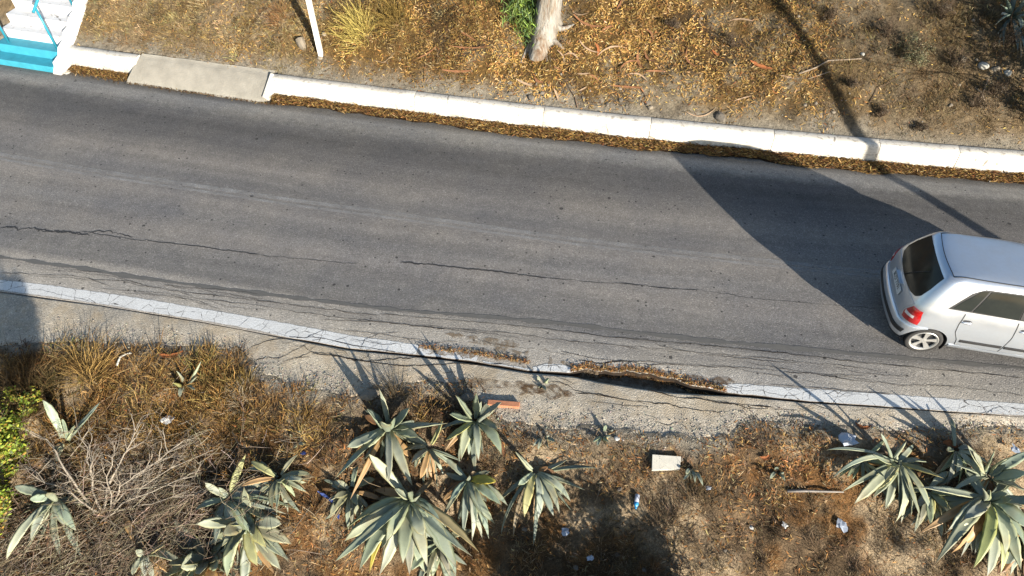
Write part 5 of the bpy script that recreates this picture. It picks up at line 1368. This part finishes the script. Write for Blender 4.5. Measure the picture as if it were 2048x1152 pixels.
# ================================================================== stones, bark, rubbish
def rock_mesh(sx, sy, sz, seed):
    bm = bmesh.new(); bmesh.ops.create_icosphere(bm, subdivisions=2, radius=1)
    for v in bm.verts:
        d = np.array(v.co); k = 1+.55*float(fbm(d[0]*1.3+seed, d[1]*1.3+d[2]*.9, seed))+.25*float(fbm(d[0]*3+seed, d[1]*3-d[2]*2, seed+3))
        v.co = Vector((d[0]*k*sx, d[1]*k*sy, d[2]*k*sz))
    for _ in range(7):
        n_ = Vector((random.gauss(0, 1), random.gauss(0, 1), random.gauss(.3, .8))).normalized(); lim = random.uniform(.62, .85)
        for v in bm.verts:
            q = Vector((v.co.x/sx, v.co.y/sy, v.co.z/sz)); e = q.dot(n_)-lim
            if e > 0: q -= n_*e*.9; v.co = Vector((q.x*sx, q.y*sy, q.z*sz))
    me = bpy.data.meshes.new('rock'); bm.to_mesh(me); bm.free()
    return me
def rock(px, py, s, label, mat='rock', group=None, name='stone', rz=None):
    g0 = at(px, py); o = link(name, rock_mesh(s[0]/2, s[1]/2, s[2]/2, random.uniform(0, 50)), M[mat], None, tuple(g0+np.array([0, 0, s[2]*.02])))
    o.rotation_euler = (0, 0, random.uniform(0, 6) if rz is None else rz); return tag(o, label, 'stone', group)
rock(604, 88, (.26, .30, .42), 'tall pale boulder left of the white post', name='boulder', rz=.3)
rock(641, 115, (.17, .15, .10), 'lump of pale concrete at the foot of the white post', rz=.2)
rock(648, 68, (.15, .12, .10), 'pale stone just right of the white post')
rock(1441, 234, (.30, .24, .24), 'dark grey stone standing behind the kerb', 'grock', name='boulder')
rock(1300, 216, (.16, .13, .10), 'pale round stone on the crumbling edge behind the kerb')
rock(1062, 196, (.22, .16, .14), 'weathered stump like stone below the tree', 'grock')
rock(1926, 117, (.17, .16, .13), 'round pale stone above the white stones at right')
rock(1966, 132, (.27, .2, .16), 'large whitish stone at the right edge of the bank', 'slab')
rock(1990, 138, (.22, .14, .12), 'brown stone between the two whitish ones')
rock(2015, 147, (.15, .18, .14), 'whitish upright stone nearest the right edge', 'slab')
rock(1725, 108, (.13, .10, .06), 'white flat stone right of the long pole shadow', 'slab')
rock(136, 146, (.20, .12, .10), 'small white stone at the foot of the stair wall', 'slab')
rock(1948, 347, (.09, .08, .08), 'rounded brown stone on the litter below the kerb', 'bark2')
rock(938, 796, (.26, .20, .16), 'grey block behind the star shaped agave', 'grock', name='stone_block', rz=.1)
rock(740, 790, (.34, .20, .18), 'pale clod at the corner of the broken asphalt', 'rock', name='boulder', rz=.4)
for k in range(22):
    px, py = random.uniform(900, 2030), 0; py = random.uniform(20, 240) if px > 1300 else random.uniform(120, 190)
    w_ = random.uniform(.06, .12); rock(px, py, (w_, w_*.8, w_*.6), 'small pale stone lying among the leaves on the upper bank', 'rock', 'small stones on the bank')
for k in range(10):
    px, py = random.uniform(1020, 2000), random.uniform(890, 1140)
    w_ = random.uniform(.05, .10); rock(px, py, (w_, w_*.8, w_*.55), 'small grey stone in the dead grass of the lower verge', 'grock', 'small stones on the verge')
# crumbling earth clods above the kerb
for k in range(16):
    px = random.uniform(1000, 1330); py = np.interp(px, [1000, 1330], [172, 212])+random.uniform(-14, 12)
    w_ = random.uniform(.07, .15); rock(px, py, (w_, w_*.8, w_*.7), 'grey earth clod in the crumbling edge above the kerb', 'grock', 'earth clods above the kerb', 'earth_clod')

def strip(px, py, ang_, ln, wd, mat, label, group=None, name='bark_strip', bend=.25, curl=.6, up=.03):
    """a curled shred of bark lying on the slope"""
    g0 = at(px, py); n_ = nrm(np.array([g0[0]]), np.array([g0[1]]), f=surf)[0]
    d = np.array([math.cos(ang_), math.sin(ang_), 0]); d -= n_*np.dot(d, n_); d /= np.linalg.norm(d); s_ = np.cross(n_, d)
    V = []; m_ = 9; bs = random.gauss(0, bend); hk = random.uniform(.0, .12)
    for k in range(m_):
        t = k/(m_-1)-.5; c = d*t*ln+s_*bs*ln*(t*t*2-.2)+n_*(up+hk*ln*(2*t)**2); hw = wd*.5*np.interp(abs(t), [0, .3, .5], [1, .85, .25])*(1+.2*math.sin(k*2.1+ln*9))
        for q in (-1, -.4, .4, 1): V.append(c+s_*q*hw+n_*(abs(q)**2*hw*curl))
        for q in (1, -1): V.append(c+s_*q*hw*.96+n_*(hw*curl-.006))
    F = grid_faces(m_, 6, True)
    o = link(name, np_mesh(name, np.array(V), F, None, True), M[mat], None, tuple(g0))
    return tag(o, label, 'bark', group)
def A2(p, q): 
    a, b = at(*p), at(*q); return (p[0]+q[0])/2, (p[1]+q[1])/2, math.atan2(b[1]-a[1], b[0]-a[0]), np.linalg.norm(b-a)
def strip2(p, q, wd, mat, label, **kw):
    x_, y_, a_, l_ = A2(p, q); return strip(x_, y_, a_, l_, wd, mat, label, **kw)
BG = dict(group='bark strips below the eucalyptus'); BL = 'curled brown bark strip on the leaves below the eucalyptus'
for p, q, wd, mt in [((1150,28),(1200,66),.05,'bark'),((1203,64),(1225,50),.04,'bark'),((1192,85),(1196,112),.06,'redbark'),((1196,112),(1250,86),.04,'bark2'),((1160,78),(1190,115),.035,'bark2'),
                     ((1290,52),(1306,85),.05,'bark'),((1275,105),(1278,138),.055,'bark'),((1290,105),(1310,130),.05,'bark'),((1240,140),(1275,116),.045,'bark'),((1250,145),(1295,160),.04,'bark2'),
                     ((1290,145),(1325,142),.045,'bark'),((1120,100),(1128,130),.03,'bark2'),((1128,106),(1158,118),.045,'bark2'),((1180,146),(1195,165),.035,'bark'),((1155,150),(1180,147),.035,'bark2'),
                     ((1220,172),(1285,177),.05,'bark'),((1160,185),(1172,172),.03,'bark2'),((1500,122),(1540,145),.08,'redbark'),((1425,100),(1435,115),.05,'redbark'),((1455,40),(1505,44),.04,'bark2'),
                     ((1110,132),(1122,145),.04,'bark'),((1070,155),(1085,170),.06,'bark'),((1035,155),(1062,178),.05,'bark2'),((1112,178),(1116,205),.05,'bark2'),((1370,100),(1385,140),.04,'bark'),
                     ((1140,20),(1175,36),.03,'bark2'),((925,62),(950,86),.04,'bark'),((900,95),(985,98),.03,'bark'),((840,125),(870,90),.03,'bark'),((885,145),(945,140),.05,'bark'),
                     ((1330,45),(1345,62),.04,'bark'),((1560,150),(1585,160),.03,'bark2'),((1235,20),(1243,2),.05,'bark'),((1470,205),(1500,190),.03,'bark2')]:
    cx_ = (p[0]+q[0])/2; cy_ = (p[1]+q[1])/2
    place = 'left of the tree trunk' if cx_ < 1050 else ('just right of the tree trunk' if cx_ < 1180 and cy_ < 125 else ('on the earth edge below the tree' if cy_ > 140 else ('far right of the tree' if cx_ > 1340 else 'in the golden leaves right of the tree')))
    BL = {'bark': 'dark brown', 'bark2': 'pale tan', 'redbark': 'reddish'}[mt]+(' long' if math.hypot(p[0]-q[0], p[1]-q[1]) > 40 else ' short')+(' upright' if abs(p[1]-q[1]) > abs(p[0]-q[0]) else ' sideways')+' bark strip '+place
    strip2(p, q, wd, mt, BL, **BG)
strip2((318,713), (368,708), .07, 'redbark', 'orange bark strip lying on the grass at the left road edge')
strip2((1882,884), (1914,893), .10, 'redbark', 'bright orange bark piece in front of the shaded agave')
strip2((1708,852), (1740,858), .06, 'redbark', 'reddish bark strip on the verge edge above the white bag')
strip2((1372,236), (1430,222), .025, 'bark2', 'thin pale bark stick leaning on the dark grey stone')
strip2((1000,880), (1010,915), .05, 'bark', 'brown bark strip between the agaves')
strip2((1520,918), (1540,912), .06, 'redbark', 'reddish bark strip near the small lone agave')
# fallen branches on the right of the bank
def stick(pts, r, label, mat='twig', col=(.24,.19,.14), name='fallen_branch', cat='branch', up=.03):
    P = np.array([at(a, b, up) for a, b in pts]); g0 = P[0].copy()
    o = MB().tube(P-g0, np.linspace(r, r*.55, len(P)), 7).build(name, M[mat], None, True, tuple(g0))
    if mat == 'twig': flat_col(o, col, .12)
    return tag(o, label, cat)
stick([(1596,150),(1630,138),(1655,124),(1690,122),(1722,120)], .022, 'pale fallen branch crossing the long pole shadow')
stick([(1615,160),(1640,152),(1658,146)], .016, 'short pale branch below the larger one')
stick([(1735,212),(1745,195),(1752,180),(1790,160)], .010, 'thin dark twig below the grey green shrub', col=(.10,.07,.05))
stick([(1948,178),(1962,188),(1968,205)], .014, 'bent pale stalk near the right end of the bank')
stick([(1975,160),(1960,200),(1952,215)], .010, 'long straw stalk below the whitish stones')
stick([(848,165),(852,120),(838,95)], .008, 'thin upright dead stem behind the kerb', col=(.12,.08,.05))
stick([(730,118),(768,128),(790,108)], .008, 'thin forked twig right of the white post', col=(.22,.16,.11))
stick([(1282,180),(1290,195),(1282,210)], .012, 'dark root hanging from the crumbling edge', col=(.08,.055,.04))
stick([(1155,218),(1150,198),(1140,182)], .012, 'dead stem standing at the edge behind the kerb', col=(.12,.08,.055))
stick([(1572,985),(1610,985),(1650,986),(1684,987)], .022, 'grey pipe lying level on the lower verge', 'hose', name='pipe', cat='pipe', up=.05)
stick([(236,735),(243,718),(256,711),(266,710)], .018, 'short bent whitish tube in the grass at left', 'slab', name='bent_tube', cat='tube', up=.05)
for k, (p, q) in enumerate([((1200,965),(1188,1012)), ((420,905),(470,860)), ((300,800),(345,770))]):
    stick([p, ((p[0]+q[0])/2+3, (p[1]+q[1])/2), q], .007, ['straight dry stalk left of the blue bottle','long dry stalk above the battered agave','dry stalk in the tall grass at left'][k], col=(.2,.15,.1))
# white slab, brick, bag and scraps
def quad_slab(pts, th, mat, name, label, cat, up=.04):
    P = np.array([at(a, b, up) for a, b in pts]); g0 = P.mean(0); P = P-g0
    V = np.concatenate([P+np.array([0, 0, th]), P-np.array([0, 0, th])])
    me = bpy.data.meshes.new(name); me.from_pydata(V.tolist(), [], [(0,1,2,3),(7,6,5,4)]+[(i, 4+i, 4+(i+1) % 4, (i+1) % 4) for i in range(4)])
    bm = bmesh.new(); bm.from_mesh(me); bmesh.ops.recalc_face_normals(bm, faces=bm.faces[:]); bm.to_mesh(me); bm.free()
    return tag(link(name, bevel(me, min(.006, th*.4)), M[mat], None, tuple(g0)), label, cat)
quad_slab([(1303,914),(1360,918),(1358,943),(1302,945)], .02, 'slab', 'white_slab', 'flat white slab lying in the dead grass', 'slab', .06)
quad_slab([(976,803),(1040,808),(1038,818),(975,813)], .03, 'brickred', 'brick', 'terracotta brick lying on the gravel beside the star shaped agave', 'brick', .03)
def crumple(px, py, size, mat, label, cat, name, seed=1.0, flat=.5, up=.04):
    bm = bmesh.new(); bmesh.ops.create_icosphere(bm, subdivisions=2, radius=1)
    for v in bm.verts:
        d = np.array(v.co); k = 1+1.5*float(fbm(d[0]*1.6+seed, d[1]*1.6+d[2], seed))+.9*random.uniform(-.5, .5)
        v.co = Vector((d[0]*k*size[0]/2, d[1]*k*size[1]/2, d[2]*k*flat*.6*min(size)/2+.25*min(size)*float(fbm(d[0]*2+seed, d[1]*2, seed+9))))
    me = bpy.data.meshes.new(name); bm.to_mesh(me); bm.free()
    return tag(link(name, me, M[mat], None, tuple(at(px, py, up))), label, cat)
crumple(1690, 883, (.24, .26), 'plastic', 'crumpled pale plastic bag on the verge at right', 'bag', 'plastic_bag', 3, .7, .08)
crumple(339, 846, (.16, .14), 'paper', 'crumpled white paper in the grass at left', 'paper', 'paper_scrap', 5, .6, .1)
crumple(347, 825, (.05, .05), 'paper', 'tiny white scrap just above the crumpled paper', 'scrap', 'paper_scrap', 6)
crumple(1131, 1066, (.11, .12), 'plastic', 'pale blue plastic scrap in the dark grass', 'scrap', 'plastic_scrap', 7, .6, .06)
crumple(1180, 1119, (.10, .06), 'plastic', 'greenish white scrap near the bottom edge', 'scrap', 'plastic_scrap', 8, .6, .06)
crumple(1566, 1053, (.08, .08), 'paper', 'small white paper scrap on the bare brown ground', 'scrap', 'paper_scrap', 9, .5, .06)
crumple(1680, 1052, (.13, .16), 'plastic', 'torn grey plastic scrap below the narrow leaved agave', 'scrap', 'plastic_scrap', 10, .6, .05)
crumple(1232, 879, (.07, .06), 'paper', 'tiny white scrap at the lower gravel edge', 'scrap', 'paper_scrap', 11)
crumple(1501, 1058, (.05, .05), 'paper', 'tiny white dot of paper right of the dark grass', 'scrap', 'paper_scrap', 12)
crumple(1416, 978, (.08, .07), 'plastic', 'bluish scrap below the small pale agave', 'scrap', 'plastic_scrap', 13)
crumple(2022, 906, (.10, .14), 'plastic', 'torn pale scrap caught on the shaded agave', 'scrap', 'plastic_scrap', 14, .3, .12)
crumple(608, 909, (.07, .05), 'bluep', 'small dark blue plastic cap on bare ground', 'cap', 'bottle_cap', 15)
crumple(1978, 364, (.05, .03), 'paper', 'white scrap in the gutter leaves near the right edge', 'scrap', 'paper_scrap', 16, .5, .02)
o = strip2((644,972), (672,1012), .045, 'bluep', 'dark blue plastic strip left of the largest agave', name='plastic_strip', bend=.05, curl=.2, up=.06); o['category'] = 'strip'
o = strip2((672,1012), (678,1036), .05, 'bluep', 'short blue plastic piece below the blue strip', name='plastic_strip', bend=.05, curl=.2, up=.05); o['category'] = 'strip'
a_, b_ = at(1274, 992, .06), at(1271, 1014, .06); ax_ = (b_-a_)/np.linalg.norm(b_-a_); L_ = .20
bt = empty('plastic_bottle', tuple(a_)); tag(bt, 'small blue plastic bottle lying in the dead grass', 'bottle')
MB().tube([ax_*L_*t for t in (0, .03, .3, .55)], [.018, .032, .033, .033], 12).build('clear_body', M['bottleclear'], bt, True)
MB().tube([ax_*L_*t for t in (.551, .75, .88, .93)], [.0335, .033, .02, .013], 12).build('blue_label', M['bottle'], bt, True)
MB().tube([ax_*L_*t for t in (.931, 1.02)], [.015, .015], 10).build('cap', M['bottle'], bt, True)
